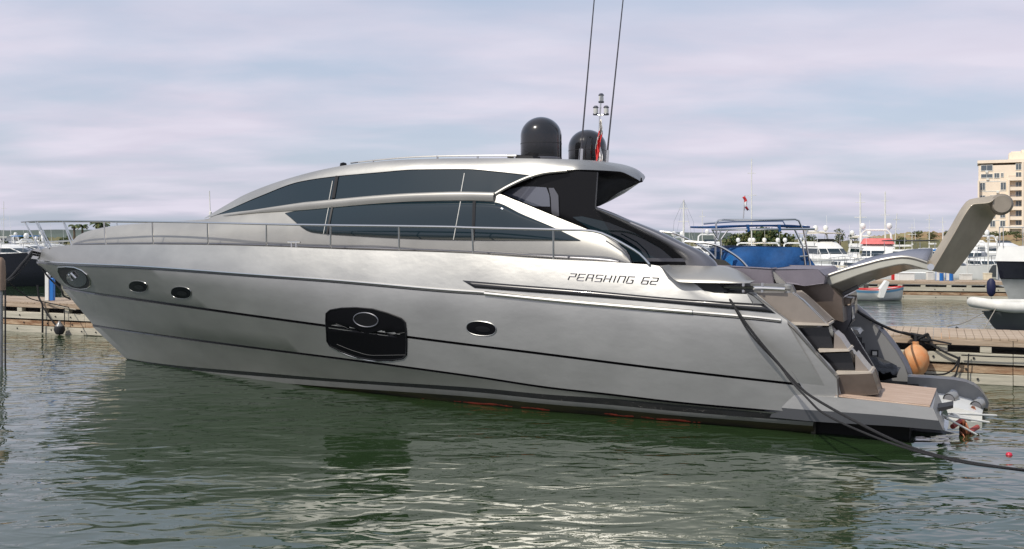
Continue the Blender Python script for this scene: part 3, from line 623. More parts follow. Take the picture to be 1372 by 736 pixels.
for px, lb in ((1259, 'left one of the two blue and white bollards on the far dock'), (1272, 'right one of the two blue and white bollards on the far dock')):
    b = Wp(px, 378, 44.6); r = empty('dock_bollard', (b.x, b.y, .8), 0, lb, 'bollard', 'blue and white bollards')
    MB().lathe([(.17, 0), (.17, .42), (.12, .46), (.001, .47)], (0, 0, 0), 12).build('post', BLUEP, r); MB().box((-.13, -.11, .22), (.1, .1, .4)).build('label_strip', WHITE, r)
    MB().lathe([(.05, .46), (.09, .5), (.09, .58), (.001, .61)], (0, 0, 0), 12).build('lamp_cap', WHITE, r)
for px, Y, lb in ((64, 29.3, 'pale blue service pedestal with white cap left of the bow'),):
    b = Wp(px, 395, Y); r = empty('service_pedestal', (b.x, b.y, .88), 0, lb, 'pedestal'); hh = 35*Y/F
    MB().box((0, 0, hh/2), (.12, .14, hh)).build('post', WHITE, r, bevel=.02); MB().box((.12, .03, hh/2-.05), (.13, .14, hh-.1)).build('post', BLUEP, r, bevel=.02); MB().box((0, 0, hh+.03), (.14, .16, .07)).build('cap', WHITE, r, bevel=.02)
# clutter on the far dock
def crate(px, Y, wpx, hpx, m, label, name='storage_box', z=.8):
    k = Y/F; o = MB().box((0, 0, hpx*k/2), (wpx*k, wpx*k*.6, hpx*k)); o.box((0, 0, hpx*k+.03), (wpx*k*1.06, wpx*k*.66, .05))
    ob = o.build(name, m, bevel=.02); ob.location = (bx(px, Y), Y, z); tag(ob, label, 'storage box'); return ob
crate(1212, 45, 22, 9, WHITE, 'long white storage box on the far dock'); crate(1197, 45.4, 5, 9, REDP, 'narrow red box at the end of the long white one')
crate(1294, 45.2, 14, 7, WHITEM, 'grey box right of the blue bollards on the far dock'); crate(1246, 45.2, 9, 10, WHITEM, 'pale box just left of the blue bollards'); crate(1323, 45.3, 10, 8, CREAM, 'cream box beside the white yacht on the far dock')
for px, lb in ((1336, 'thin white post on the far dock near the right edge'), (1324, 'thin pale post behind the bow of the right edge yacht'), (1296, 'thin post on the far dock between the boxes')):
    b = Wp(px, 0, 46); o = MB().tube([(0, 0, 0), (0, 0, 1.9)], .03, 6); o.lathe([(.05, 1.9), (.07, 2.0), (.001, 2.06)], k=8); ob = o.build('lamp_post', WHITEM); ob.location = (b.x, 46, .8); tag(ob, lb, 'post', 'thin posts on the far dock')
# pile at the left edge
b = Wp(0, 318, 21); r = empty('mooring_pile', (b.x, 21, 0), 0, 'tan capped mooring pile at the left picture edge', 'pile')
zt = EYE-27*21/F; zc = EYE-71*21/F
MB().lathe([(.001, zt), (.06, zt-.01), (.10, zt-.08), (.115, zt-.3), (.115, zc)], k=20).build('cap', TAN, r); MB().lathe([(.06, zc-.005), (.06, -2)], k=20).build('post', mat('galvanised_pile', (.42, .41, .39), .55, .4, var=.2), r)
MB().tube([(.13, -.03, -1.5), (.13, -.03, zc)], .018, 8).build('guide_rod', BLACKM, r)

# ================================================================== THE SILVER YACHT
TH = math.radians(25); AX = Vector((math.cos(TH), -math.sin(TH), 0)); PV = Vector((-math.sin(TH), -math.cos(TH), 0))
D0 = F*EYE/(584-HY); O = Vector(((1090-CX)/F*D0, D0, 0)) - PV*2.2
def Lp(px, py, v):
    r = Vector(((px-CX)/F, 1, 0)); t = (O.dot(PV)+v)/r.dot(PV); q = r*t-O
    return Vector((q.dot(AX), -v, EYE-(py-HY)/F*t))
YT = empty('motor_yacht', O, -TH, 'large silver motor yacht with dark windows, two black domes and raised gangway', 'motor yacht')
YM = Matrix.Translation(O) @ Matrix.Rotation(-TH, 4, 'Z'); YI = YM.inverted(); CAML = YI @ Vector((0, 0, EYE))
def raydir(px, py): return (YI.to_3x3() @ Vector(((px-CX)/F, 1, -(py-HY)/F))).normalized()
def tree_of(o):
    me = o.data; return BVHTree.FromPolygons([v.co for v in me.vertices], [tuple(p.vertices) for p in me.polygons])
def cast(bvh, px, py, off=.006):
    d = raydir(px, py); h = bvh.ray_cast(CAML, d)
    if h[0] is None: return None
    n = h[1]; n = n if n.dot(d) < 0 else -n
    return h[0] + n*off
def hrow(pts, V, Lr, p, n=90, ease=1.55, tail=0.0, lift=None):
    P = resample(pts, n, ease); u0 = Lp(P[0][0], P[0][1], 0)[0]; out = []; v = 0
    for i, (px, py) in enumerate(P):
        if i == 0: v = 0
        else:
            lo, hi = 0, V*1.05
            def g(vv):
                s = (Lp(px, py, vv)[0]-u0); x = min(1, max(0, s/Lr)); back = max(0, (s-12)/5); return V*(1-(1-x)**p) - tail*min(1, back)**2
            v = v
            for _ in range(60): v = .5*v+.5*g(v)
        q = Lp(px, py, v+(lift(px) if lift else 0)); out.append(q)
    return out
gun = [(51, 336), (65, 331.5), (97, 329), (180, 328), (260, 328.5), (366, 331), (472, 335), (603, 339), (737, 347.7), (843, 353), (885, 356.5), (911, 377), (933, 380), (947, 392), (1008, 394.6)]
rubU = [(49, 349), (67, 351), (177, 356), (343, 367.7), (437, 374.3), (603, 388.6), (652, 391.8), (772, 404), (899, 415.5), (1000, 424), (1055, 430)]
def shift(r, dy, dx=0): return [(x+dx, y+dy) for x, y in r]
g1 = [(84, 385), (113, 391), (212, 405.5), (343, 424), (437, 436.8), (546, 451.7), (640, 463.7), (700, 471), (899, 496), (1040, 512), (1105, 519)]
g2 = [(124, 436), (148, 440), (247, 454), (343, 466.5), (489, 485), (640, 505.5), (737, 520), (814, 528.5), (903, 539), (1000, 548), (1095, 556)]
c1 = [(168, 480), (190, 484), (247, 491), (343, 499), (437, 507), (640, 520), (737, 529), (814, 534), (903, 542), (1000, 551), (1092, 560)]
c2 = [(172, 484), (195, 488), (247, 495), (343, 504), (437, 511), (640, 526), (737, 536), (814, 542.5), (903, 551), (1000, 559), (1090, 566)]
c3 = [(175, 487), (200, 492), (247, 500), (343, 510.5), (437, 518), (640, 532.5), (737, 542), (814, 548), (903, 556.5), (1000, 564), (1089, 571)]
Vs = dict(g=2.26, r=2.42)
topRow = hrow(gun, 2.235, 9.5, 1.9, tail=.17, lift=lambda px: mono([50, 880, 915, 950, 1010], [0, 0, .10, .16, .17], px))
def hr(pts, V, Lr, p, **k): return hrow(pts, V, Lr, p, **k)
R = [hr(rubU, 2.40, 9.5, 1.9, tail=.1), hr(shift(rubU, 4.0), 2.41, 9.5, 1.9, tail=.1)]
G1 = [hr(shift(g1, -1.7), 2.37, 9.8, 1.75, tail=.1), hr(shift(g1, 0), 2.31, 9.8, 1.75, tail=.1), hr(shift(g1, 1.7), 2.355, 9.8, 1.75, tail=.1)]
G2 = [hr(shift(g2, -1.4), 2.29, 10.5, 1.6, tail=.08), hr(g2, 2.235, 10.5, 1.6, tail=.08), hr(shift(g2, 1.5), 2.275, 10.5, 1.6, tail=.08)]
C = [hr(c1, 2.22, 11, 1.5, tail=.05), hr(shift(c2, 0), 2.20, 11, 1.5, tail=.05), hr(c3, 2.14, 11, 1.5, tail=.05)]
def blend(A, B, k): return [a.lerp(b, k) for a, b in zip(A, B)]
def bulge(A, B, k, e): return [a.lerp(b, k)+Vector((0, -e*min(1, i/25), 0)) for i, (a, b) in enumerate(zip(A, B))]
rowsH = [topRow, bulge(topRow, R[0], .33, .010), bulge(topRow, R[0], .66, .010), R[0], R[1], bulge(R[1], G1[0], .33, .015), bulge(R[1], G1[0], .66, .015), G1[0], G1[1], G1[2], blend(G1[2], G2[0], .5), G2[0], G2[1], G2[2], C[0], C[1], C[2]]
misH = [0]*7+[1, 1]+[0, 0]+[1, 1]+[0]+[1]+[2]  # groove faces coloured black for the shade in the creases; chine stripe is paint
hb = MB(); hb.grid(rowsH, mis=misH)
hm = MB(); hm.grid(rowsH, mis=misH); hm.mirror()
HB = tree_of(hb.build('tmp_hull', SILVER)); 
tmp = bpy.data.objects['tmp_hull']; bpy.data.objects.remove(tmp)
hull = hm.build('hull', [SILVER, STRIPE, GREYP], YT, angle=30)
# bottom below the chine
def low(r, w, vs): return [Vector((p.x+(.35*max(0, 1-i/30) if w < 0 else 0), p.y*vs, min(w+.0, p.z-.02))) for i, p in enumerate(r)]
bm_ = MB(); bm_.grid([C[2], [Vector((p.x+.12*max(0, 1-i/30), p.y*.955, p.z*.45)) for i, p in enumerate(C[2])], low(C[2], -.12, .90), low(C[2], -.9, .02)]); bm_.mirror()
bm_.build('bottom', FOUL, YT)
BB = tree_of(bpy.data.objects['bottom'])
# transom closing plate inside the stern
e = [r[-1] for r in rowsH]
tb = MB(); loop = [Vector((-.9, p.y, p.z)) for p in e if p.z > .3]
tb.prism([(-.95, -1.35, 1.75), (-.95, 1.35, 1.75), (-.95, 1.35, 0), (-.95, -1.35, 0)], (.08, 0, 0)); tb.build('transom', BROWN, YT)
tb = MB(); tb.prism([(.0, -2.0, .42), (.0, 1.4, .42), (.0, 1.4, -.6), (.0, -2.0, -.6)], (-.06, 0, 0)); tb.build('stern_plate', FOUL, YT)
MB().box((.62, -.3, .0), (1.24, 3.3, .7)).build('platform_shade_block', mat('shadow_black', (.004, .004, .004), .9), YT)  # black block standing in for the deep shade under the bathing platform
def band(name, top, bot, bvh, m, off=.01, n=60, ease=1, solid=.012, mir=False, rows=3, parent=None, label=None):
    A, B = resample(top, n, ease), resample(bot, n, ease); R_ = []
    for j in range(rows):
        f = j/(rows-1); row = []
        for a, b in zip(A, B):
            q = cast(bvh, a[0]+(b[0]-a[0])*f, a[1]+(b[1]-a[1])*f, off); row.append(q)
        R_.append(row)
    ok = [i for i in range(n) if all(r[i] is not None for r in R_)]
    mb = MB(); mb.grid([[r[i] for i in ok] for r in R_])
    if mir: mb.pair()
    return mb.build(name, m, parent or YT, solid=solid, label=label)
# rub rail: half round bright moulding with a black line painted below it as its shadow
def railtube(name, pts, bvh, r, m, off=0, n=70, k=8, parent=None, mir=False):
    P = [cast(bvh, x, y, off) for x, y in resample(pts, n)]; P = [p for p in P if p]
    mb = MB().tube(P, r, k)
    if mir: mb.pair()
    return mb.build(name, m, parent or YT)
railtube('rub_rail', shift(rubU, .6, 3), HB, .022, CHROME, 0, 90)
railtube('rub_rail_shade_line', shift(rubU, 3.2, 3), HB, .016, STRIPE, 0, 90)
railtube('stern_rub_rail', [(650, 393.5), (772, 405.5), (928, 418.5)], HB, .036, CHROME, .01, 50)
# long black intake slot on the topside
band('air_intake', [(620, 376), (700, 382.5), (772, 388), (899, 399.5), (978, 405), (1022, 407.5)], [(636, 386), (700, 391), (772, 396.3), (899, 407), (960, 412.5), (1039, 420)], HB, STRIPE, .006)
# name lettering, drawn as strokes on the hull
STK = {'P': [[(0, 0), (.08, .55), (.9, .55), (1, 1), (.05, 1)]], 'E': [[(1, 0), (0, 0), (.1, 1), (1, 1)], [(.05, .5), (.9, .5)]],
       'R': [[(0, 0), (.1, 1), (.95, 1), (.9, .5), (.15, .5)], [(.85, .5), (.95, 0)]], 'S': [[(0, 0), (.95, 0), (.98, .5), (.05, .5), (.08, 1), (1, 1)]],
       'H': [[(0, 0), (.1, 1)], [(.05, .5), (.95, .5)], [(.9, 0), (1, 1)]], 'I': [[(.4, 0), (.5, 1)]], 'N': [[(0, 0), (.1, 1), (1, 1), (.9, 0)]],
       'G': [[(1, 1), (.1, 1), (0, 0), (.9, 0), (.95, .5), (.5, .5)]], '6': [[(1, 1), (.1, 1), (0, 0), (.92, 0), (.96, .5), (.05, .5)]], '2': [[(.05, 1), (1, 1), (.95, .5), (.05, .5), (0, 0), (.95, 0)]]}
def lettering():
    x = 0; adv = {'I': .75, ' ': .9}
    txt = 'PERSHING 62'; tot = sum(adv.get(c, 1.28) for c in txt)
    A, B = (760, 375), (881.5, 381.5)   # baseline
    for c in txt:
        if c != ' ':
            mb = MB()
            for st in STK[c]:
                for (x0, y0), (x1, y1) in zip(st, st[1:]):
                    pts = []
                    for t in (0, .5, 1):
                        lx = x+.12+(x0+(x1-x0)*t)*(.95 if c != 'I' else .5); ly = y0+(y1-y0)*t; f = lx/tot
                        px = A[0]+(B[0]-A[0])*f+ly*3.0; py = A[1]+(B[1]-A[1])*f-ly*(8.6 if True else 0)
                        q = cast(HB, px, py, .005); pts.append(q)
                    if all(pts): mb.tube(pts, .0085, 6)
            mb.build('letter', LETTER, YT)
        x += adv.get(c, 1.28)
lettering()
def ell(cx, cy, rx, ry, tilt=0, n=28, pw=2.0):
    out = []
    for k in range(n):
        a = 2*math.pi*k/n; c, s = math.cos(a), math.sin(a); x = rx*math.copysign(abs(c)**(2/pw), c); y = ry*math.copysign(abs(s)**(2/pw), s)
        out.append((cx+x*math.cos(tilt)-y*math.sin(tilt), cy+x*math.sin(tilt)+y*math.cos(tilt)))
    return out
def disc(name, outline, bvh, m, off, parent=None, rings=4, mir=False, dish=0):
    cx = sum(p[0] for p in outline)/len(outline); cy = sum(p[1] for p in outline)/len(outline); rows = []
    for j in range(rings+1):
        f = max(.001, 1-j/rings); rows.append([cast(bvh, cx+(x-cx)*f, cy+(y-cy)*f, off-dish*(1-f*f)) for x, y in outline])
    mb = MB(); mb.grid(rows, close=True)
    if mir: mb.pair()
    return mb.build(name, m, parent or YT)
def rim(name, outline, bvh, r, m, off, parent, mir=False):
    P = [cast(bvh, x, y, off) for x, y in outline]; P.append(P[0]); P.append(P[1])
    mb = MB().tube(P, r, 6, caps=False)
    if mir: mb.pair()
    return mb.build(name, m, parent)
for cx, cy, rx, ry in ((185.5, 384, 12.5, 7.5), (243, 392.3, 13.5, 8), (645, 440.3, 20, 9.5)):
    o_ = ell(cx, cy, rx, ry, .10, pw=2.3); p = disc('porthole', o_, HB, DGLASS, .008); rim('porthole_rim', o_, HB, .008, mat('dull_steel', (.34, .34, .33), .3, .9), .006, p)
    disc('opening_pane', ell(cx+rx*.12, cy+ry*.08, rx*.5, ry*.42, .1), HB, BLACKG, .014, p)
hw = [(437, 430), (437.5, 420), (443, 415.5), (458, 413), (478, 412.5), (500, 414.5), (520, 420), (538, 427), (543, 432), (544.5, 445), (545, 462), (544.5, 476), (540, 480.5), (526, 482.5), (505, 482.5), (480, 478.5), (456, 470), (442, 463), (438.5, 457), (438, 445)]
hwin = disc('hull_window', resample(hw+[hw[0]], 61, smooth=False)[:-1], HB, DGLASS, .009)
rim('window_rim', hw, HB, .014, BLACKG, .010, hwin)
rim('opening_porthole', ell(491, 428.5, 16.5, 9.3, .12), HB, .012, GUN, .018, hwin)
disc('porthole_glass', ell(491, 428.5, 15, 8, .12), HB, BLACKG, .016, hwin)
for pts in (((451, 434), (465, 439), (483, 444.5)), ((452, 461), (475, 470), (500, 476), (544, 475.5)), ((518, 448), (530, 447.5), (543, 445.5))):
    railtube('inner_trim', pts, HB, .005, mat('dark_trim', (.05, .05, .052), .5), .014, 14, parent=hwin)
railtube('lower_trim', [(441, 462), (456, 471.5), (480, 480), (505, 484.2), (528, 484.2)], HB, .008, CHROME, .006, 20, parent=hwin)
# anchor pocket with anchor
ap = [(78, 358), (88, 357.5), (100, 358.5), (110, 362.5), (117, 368), (121, 375), (121.5, 383), (117, 386.5), (108, 387.5), (97, 385.5), (88, 380), (81, 371), (77.5, 363)]
apk = disc('anchor_pocket', ap, HB, BLACKM, .006); rim('pocket_rim', ap, HB, .014, CHROME, .004, apk)
disc('inner_recess', ell(103, 373, 14, 11, .3), HB, STRIPE, .012, apk)
an = MB(); an.tube([cast(HB, 94, 366, .05), cast(HB, 101, 374, .07)], .035, 8); an.tube([cast(HB, 93, 371, .04), cast(HB, 99, 365, .06), cast(HB, 104, 371, .04)], .03, 8); an.build('anchor', CHROME, YT)
# old primer showing along the water
run = []
rnd = random.Random(4)
Pz = [p for p in resample(c3, 1200) if 365 <= p[0] <= 955]
def flush():
    if len(run) > 5:
        band('primer_patch', [(x, y-t) for x, y, t in run], [(x, y+t) for x, y, t in run], BB, RED, .004, n=len(run), solid=.004, mir=False)
    run.clear()
for x, y in Pz:
    t = .55*(math.sin(x*.071)+math.sin(x*.029+1.2)+.5*math.sin(x*.27)+.35*math.sin(x*.9)+.35)
    dy = 9.3-(x-372)*.0052
    if t > .04: run.append((x, y+dy+.5*math.sin(x*.13), min(t*1.25+.15, 1.3)))
    else: flush()
flush()
# ---- deck
inner = [Vector((p.x, p.y*.93, p.z-.03)) for p in topRow]
cut = next(i for i, p in enumerate(topRow) if p.x > -2.9)
dk = MB(); rr = topRow[:cut]
dk.grid([rr, [Vector((p.x, p.y*.95, p.z+.005)) for p in rr], [Vector((p.x, p.y*.93, p.z-.05)) for p in rr], [Vector((p.x, 0, p.z+.0)) for p in rr]]); dk.mirror(); dk.build('deck', LIGHTSILVER, YT)
# ---- cabin shell (coachroof and sides)
TP = [(95, 328.5), (97, 322), (113, 312), (135, 306.5), (159, 303), (212, 299), (275, 294.4), (290, 288.5), (340, 281.5), (394, 276.5), (437, 272.3), (507, 266.3), (560, 262), (610, 260), (664, 259.4), (689, 268), (731, 285), (763, 298), (788, 308), (811, 317), (830, 328.5), (842, 339), (846, 351)]
BP = [(98, 328.8), (113, 328.4), (159, 328), (212, 327.6), (275, 328), (343, 329.5), (437, 332.5), (507, 335), (603, 338), (664, 342), (740, 346), (800, 351), (843, 352.5)]
def vb(px): return mono([95, 113, 159, 212, 275, 343, 437, 520, 850], [.15, .45, .85, 1.2, 1.45, 1.62, 1.76, 1.82, 1.82], px)
def vt(px): return mono([95, 113, 159, 212, 275, 343, 437, 520, 664, 850], [.1, .28, .55, .8, 1.05, 1.32, 1.52, 1.60, 1.62, 1.74], px)
nS = 120; T_, B_ = [], []
Tt = sorted(TP); 
def topy(px): return mono([p[0] for p in Tt], [p[1] for p in Tt], px)
def boty(px): return mono([p[0] for p in BP], [p[1] for p in BP], px)
sh = []
for j in range(13):
    f = j/12; row = []
    for i in range(nS):
        px = 96+(845.5-96)*(i/(nS-1))
        py = boty(px)+(topy(px)-boty(px))*f; vv = vb(px)+(vt(px)-vb(px))*(f**2.2)
        row.append(Lp(px, py, vv))
    sh.append(row)
sm = MB(); sm.grid(sh); SB_o = sm.build('tmp', SILVER); SB = tree_of(SB_o); bpy.data.objects.remove(SB_o)
sm = MB(); sm.grid(sh); sm.mirror()
nf = next(i for i in range(nS) if 96+(749.5)*(i/(nS-1)) > 470)
tr_ = sh[-1][:nf]
sm.grid([tr_, [Vector((p.x, p.y*.66, p.z+.035)) for p in tr_], [Vector((p.x, p.y*.33, p.z+.05)) for p in tr_], [Vector((p.x, 0, p.z+.055)) for p in tr_], [Vector((p.x, -p.y*.33, p.z+.05)) for p in tr_], [Vector((p.x, -p.y*.66, p.z+.035)) for p in tr_], [Vector((p.x, -p.y, p.z)) for p in tr_]])
sm.build('cabin', LIGHTSILVER, YT, angle=50)
railtube('cabin_base_trim', [(100, 327.6), (159, 326.4), (212, 326.2), (275, 326.6), (343, 328), (437, 331), (603, 336.2), (740, 343.8), (800, 347.5), (830, 350.5)], SB, .022, GUN, .004, 80)
# lower windows
lw = band('lower_window', [(382, 286), (405, 281.5), (437, 277.5), (490, 272.3), (560, 270.6), (630, 269.8), (663, 271.4), (700, 287.5), (743, 305.6), (777, 322)], [(383, 287), (419, 312), (479, 316.8), (540, 320), (603, 322), (660, 322.6), (700, 322.7), (740, 322.8), (760, 322.8), (778, 322.8)], SB, GLASS, .008, n=60, rows=8, solid=.006)
def strip(name, a, b, bvh, wpx, m, off, parent=None):
    P = [cast(bvh, a[0]+(b[0]-a[0])*t/6, a[1]+(b[1]-a[1])*t/6, off) for t in range(7)]
    mb = MB().tube([p for p in P if p], wpx*.5*17/F, 6); return mb.build(name, m, parent or YT)
for a, b in (((441, 277.5), (434, 313.5)), ((617.5, 270.5), (608, 321.5))): strip('window_divider', a, b, SB, 1.1, WHITEM, .012, lw)
for a, b in (((446, 277.5), (439, 314)), ((636, 270.5), (634, 322))): strip('window_seal', a, b, SB, 5, BLACKM, .004, lw)
# overhanging bright band between the two rows of glass
bandp = [(300, 290), (345, 284.2), (394, 279.2), (437, 275.2), (507, 268.8), (560, 265.6), (620, 264.2), (663, 265)]
P = [cast(SB, x, y, .02) for x, y in resample(bandp, 50)]
bb = MB(); bb.grid([[p+Vector((0, dy_, dz_))*min(1, .08+i/16) for i, p in enumerate(P)] for dy_, dz_ in ((-.0, .085), (-.03, .07), (-.045, .035), (-.045, -.01), (-.03, -.065), (.04, -.07))]); bb.build('window_band', LIGHTSILVER, YT, angle=60)
# ---- upper glass and roof
lip = [(274, 293.3), (288, 288.6), (348, 263), (401, 243.6), (447, 236.5), (507, 231), (560, 227), (623, 226.5), (666, 230), (690, 232.6), (715, 235), (738, 230.5), (773, 227.5), (830, 230), (850, 238.5), (858, 243)]
sil = [(274, 292.3), (300, 276.5), (331, 259.5), (384, 240), (437, 226.3), (472, 220.3), (543, 214), (602, 212.6), (683, 212.4), (740, 213.5), (772, 215), (807, 219.5), (828, 224.8), (850, 233.6), (858.5, 242)]
def lipy(px): return mono([p[0] for p in lip], [p[1] for p in lip], px)
def sily(px): return mono([p[0] for p in sil], [p[1] for p in sil], px)
def vlip(px): return mono([274, 350, 437, 560, 715, 770, 798, 815, 838, 858], [1.04, 1.20, 1.33, 1.40, 1.40, 1.34, 1.12, .93, .55, .06], px)
uwT = lip[1:11]; uwT = [(288, 288.6), (348, 263.5), (401, 244.2), (447, 237), (507, 231.5), (560, 227.5), (623, 227), (666, 230.5), (690, 233), (713, 235)]
uwB = [(290, 288.9), (340, 282), (394, 276.8), (437, 272.7), (507, 266.7), (560, 262.4), (610, 260.4), (663, 259.8), (690, 247), (714, 235.6)]
A = resample(uwT, 70); n_ = 6; rows = []
for j in range(n_+1):
    f = j/n_; row = []
    for i, a in enumerate(A):
        px = a[0]; by = mono([p[0] for p in uwB], [p[1] for p in uwB], max(px, 290)); v0 = vlip(px)+.0; v1 = vt(px)*(1 if px < 664 else 1)-.02
        fr = f if px < 664 else f*max(0, (by-a[1]))/max(.1, (259.8-230)) 
        v1 = v1 if px < 664 else v0+(v1-v0)*max(0, (714-px)/50)
        row.append(Lp(px, a[1]+(by-a[1])*f, v0+(v1-v0)*f))
    rows.append(row)
um = MB(); um.grid(rows); t_ = um.build('tmp', GLASS); UB = tree_of(t_); bpy.data.objects.remove(t_)
um = MB(); um.grid(rows); um.pair(); uw = um.build('upper_window', GLASS, YT)
for a, b in (((447, 237), (440.5, 272)), ((623.5, 227), (617.5, 260))): strip('window_divider', a, b, UB, 1.2, WHITEM, .006, uw)
for a, b in (((452, 236.5), (446, 272)),): strip('window_seal', a, b, UB, 6, BLACKM, .0, uw)
nR = 110; L0 = []; L1 = []; L2 = []
for i in range(nR):
    px = 274+(858-274)*(i/(nR-1))
    L0.append(Lp(px, lipy(px), vlip(px)+.015)); y0, y1 = lipy(px), sily(px)
    L1.append(Lp(px, y0+(y1-y0)*.5, vlip(px)*.985)); L2.append(Lp(px, y1, max(.02, vlip(px)*.88)))
def crown(r, h=.06): return [[Vector((p.x, p.y*k, p.z+h*(1-k*k))) for p in r] for k in (.8, .6, .4, .2, 0)]
ks = next(i for i in range(nR) if 274+584*(i/(nR-1)) > 470)
rf = MB(); rf.grid([L0, L1, L2]); rf.grid([r[ks:] for r in [L2]+crown(L2)])
rf.mirror()
rfo = rf.build('roof', SILVER, YT, angle=50)
ws = MB(); ws.grid([r[:ks+1] for r in [L2]+crown(L2)]); ws.mirror(); ws.build('windscreen', GLASS, YT)
# bright bow of the pillar at the aft end of the upper glass
pl = MB(); P = [Lp(x, y, v) for x, y, v in resample([(662, 261, 1.64), (680, 250.5, 1.58), (700, 241, 1.50), (715, 235.5, 1.44), (735, 231, 1.42), (760, 228.8, 1.38)], 24)]; pl.tube(P, .028, 8); pl.build('roof_pillar', LIGHTSILVER, YT)
def Vp(name, pts, v0, v1, m, mir=False, bevel=0, parent=None, smooth=True, label=None):
    P = [Lp(x, y, v0) for x, y in pts]; mb = MB().prism(P, (0, v0-v1, 0))
    if mir: mb.pair()
    return mb.build(name, m, parent or YT, bevel=bevel, smooth=smooth, angle=30, label=label)
# underside of the hard top, sloping down to the notch
ut = resample([(738, 231), (773, 228), (830, 230.5), (850, 237.5), (858, 243.2)], 24); ub = resample([(740, 262), (768, 278), (797, 277.5), (828, 258.5), (848, 249), (857.5, 244.5)], 24)
rows = []
for f in (0, .06, .3, .6, .85, 1): rows.append([Lp(a[0]+(b[0]-a[0])*f, a[1]+(b[1]-a[1])*f, vlip(a[0])*(1-f**1.6)+.01) for a, b in zip(ut, ub)])
ud = MB(); ud.grid(rows); ud.mirror(); ud.build('roof_underside', BLACKG, YT, angle=60)
for v0 in (1.34,):
    Vp('aft_side_panel', [(668, 259), (690, 248), (715, 238), (746, 231), (773, 229.5), (800, 231), (797, 277), (842, 297), (902, 326), (922, 346), (922, 357), (848, 357), (842, 339), (811, 318), (763, 299), (712, 279), (689, 269.5)], v0, v0-.06, BLACKG)
Vp('quarter_window', [(673, 259.3), (684, 253.5), (697, 250.4), (715, 250.2), (732, 251.4), (736, 262), (737, 277), (715, 276.5), (695, 268.5)], 1.352, 1.345, mat('clear_tint_glass', (.10, .11, .14), .05, ior=1.9), mir=False)
Vp('quarter_window_frame', [(735, 252), (742, 252), (748, 262), (749, 290), (742, 290), (739, 285), (738, 265)], 1.36, 1.345, GUN)
Vp('cockpit_glass', [(767, 291), (780, 290), (815, 298), (850, 312), (884, 332), (905, 350), (848, 351), (842, 338), (811, 316), (790, 307)], 1.36, 1.345, GLASS)
Vp('cockpit_locker', [(866, 346), (921, 346.5), (922, 351), (868, 350.5)], 1.38, 1.3, GUN)
# sweeping side fin
fu = resample([(797, 276.5), (820, 284.5), (842.6, 294), (860, 300.5), (887, 311.4), (914, 324.5), (934, 333.5), (947, 340.5), (956, 348), (960.5, 353), (962, 358)], 40)
fl_ = resample([(799, 282), (818, 291), (835, 299), (852, 307.5), (872, 318), (890, 328), (904, 337), (912, 343.5), (917, 349), (919, 354), (920, 358)], 40)
rows = [[Lp(a[0], a[1], 1.40) for a in fu]]
for f, v_ in ((0, 1.52), (.06, 1.62), (.2, 1.70), (.45, 1.73), (.8, 1.72), (1, 1.69)): rows.append([Lp(a[0]+(b[0]-a[0])*f, a[1]+(b[1]-a[1])*f, v_) for a, b in zip(fu, fl_)])
rows.append([p+Vector((0, .14, 0)) for p in rows[-1]])
MB().grid(rows).build('side_fin', GUN, YT, angle=70)
# shell of silver shoulder aft of the cabin
S_t = [(884, 356), (920, 356), (963, 357.3), (980, 362), (994, 370), (1003, 377)]; S_b = [(886, 357.5), (911, 378), (940, 379), (965, 379.3), (985, 379.4), (1004, 379.5)]
rows = []
for j in range(9):
    f = j/8; rows.append([Lp(a[0]+(b[0]-a[0])*f, a[1]+(b[1]-a[1])*f, 1.72+.62*math.sin(f*math.pi/2)) for a, b in zip(resample(S_t, 24), resample(S_b, 24))])
sd_ = MB(); sd_.grid(rows); sd_.grid([rows[0], [p+Vector((0, .35, 0)) for p in rows[0]]]); sd_.grid([rows[-1], [p+Vector((0, .4, .02)) for p in rows[-1]]]); sd_.build('quarter_shoulder', LIGHTSILVER, YT, angle=50)
railtube('quarter_seam', [(884, 357), (897, 366), (911, 377)], HB, .006, GUN, .003, 12)
Vp('handrail_opening', [(934, 380), (962, 380.5), (975, 391.5), (947, 391.5)], 2.22, 1.6, BLACKM)
Vp('bulwark_top', [(947, 379.5), (1060, 381), (1066, 393.5), (1008, 394.8), (975, 392.2), (962, 379.6)], 1.75, 1.6, GREYP, bevel=.01)
hr_ = MB(); hr_.tube([Lp(963, 386, 2.1), Lp(985, 386, 2.1), Lp(1022, 386.5, 2.1), Lp(1052, 388, 2.1)], .033, 10)
for x in (963, 996, 1021): hr_.tube([Lp(x, 379, 2.1), Lp(x, 392, 2.1)], .022, 8)
hr_.build('side_handrail', CHROME, YT)
cl = MB(); cl.lathe([(.05, 0), (.04, .05), (.055, .07), (.055, .12), (.03, .14), (.001, .145)], Lp(1055, 394, 2.0), 16); cl.build('mooring_capstan', LIGHTSILVER, YT)
# coamings and sun pad aft of the cockpit
Vp('cockpit_coaming', [(958, 357.5), (1034, 360.5), (1037, 376), (1036, 380), (1003, 379), (994, 369), (980, 361.5)], 1.3, .9, GREYCOV, bevel=.03)
sp = MB(); f0 = [Lp(1033, 361, 1.2), Lp(1053, 379, 1.2), Lp(1061, 380.5, 1.2), Lp(1078, 382, 1.2), Lp(1104, 380, 1.2), Lp(1106, 370, 1.2), Lp(1095, 362, 1.2)]
sp.prism(f0, (0, 1.9, 0)); sp.build('sun_pad', GREYCOV, YT, bevel=.04)
Vp('sun_pad_support', [(1034, 361.5), (1053, 380), (1050, 381), (1040, 379), (1036, 370)], 1.28, 1.2, LIGHTSILVER)
Vp('aft_bulkhead', [(1000, 379.5), (1110, 381), (1128, 400), (1130, 432), (1010, 394)], 1.0, -1.2, BROWN)
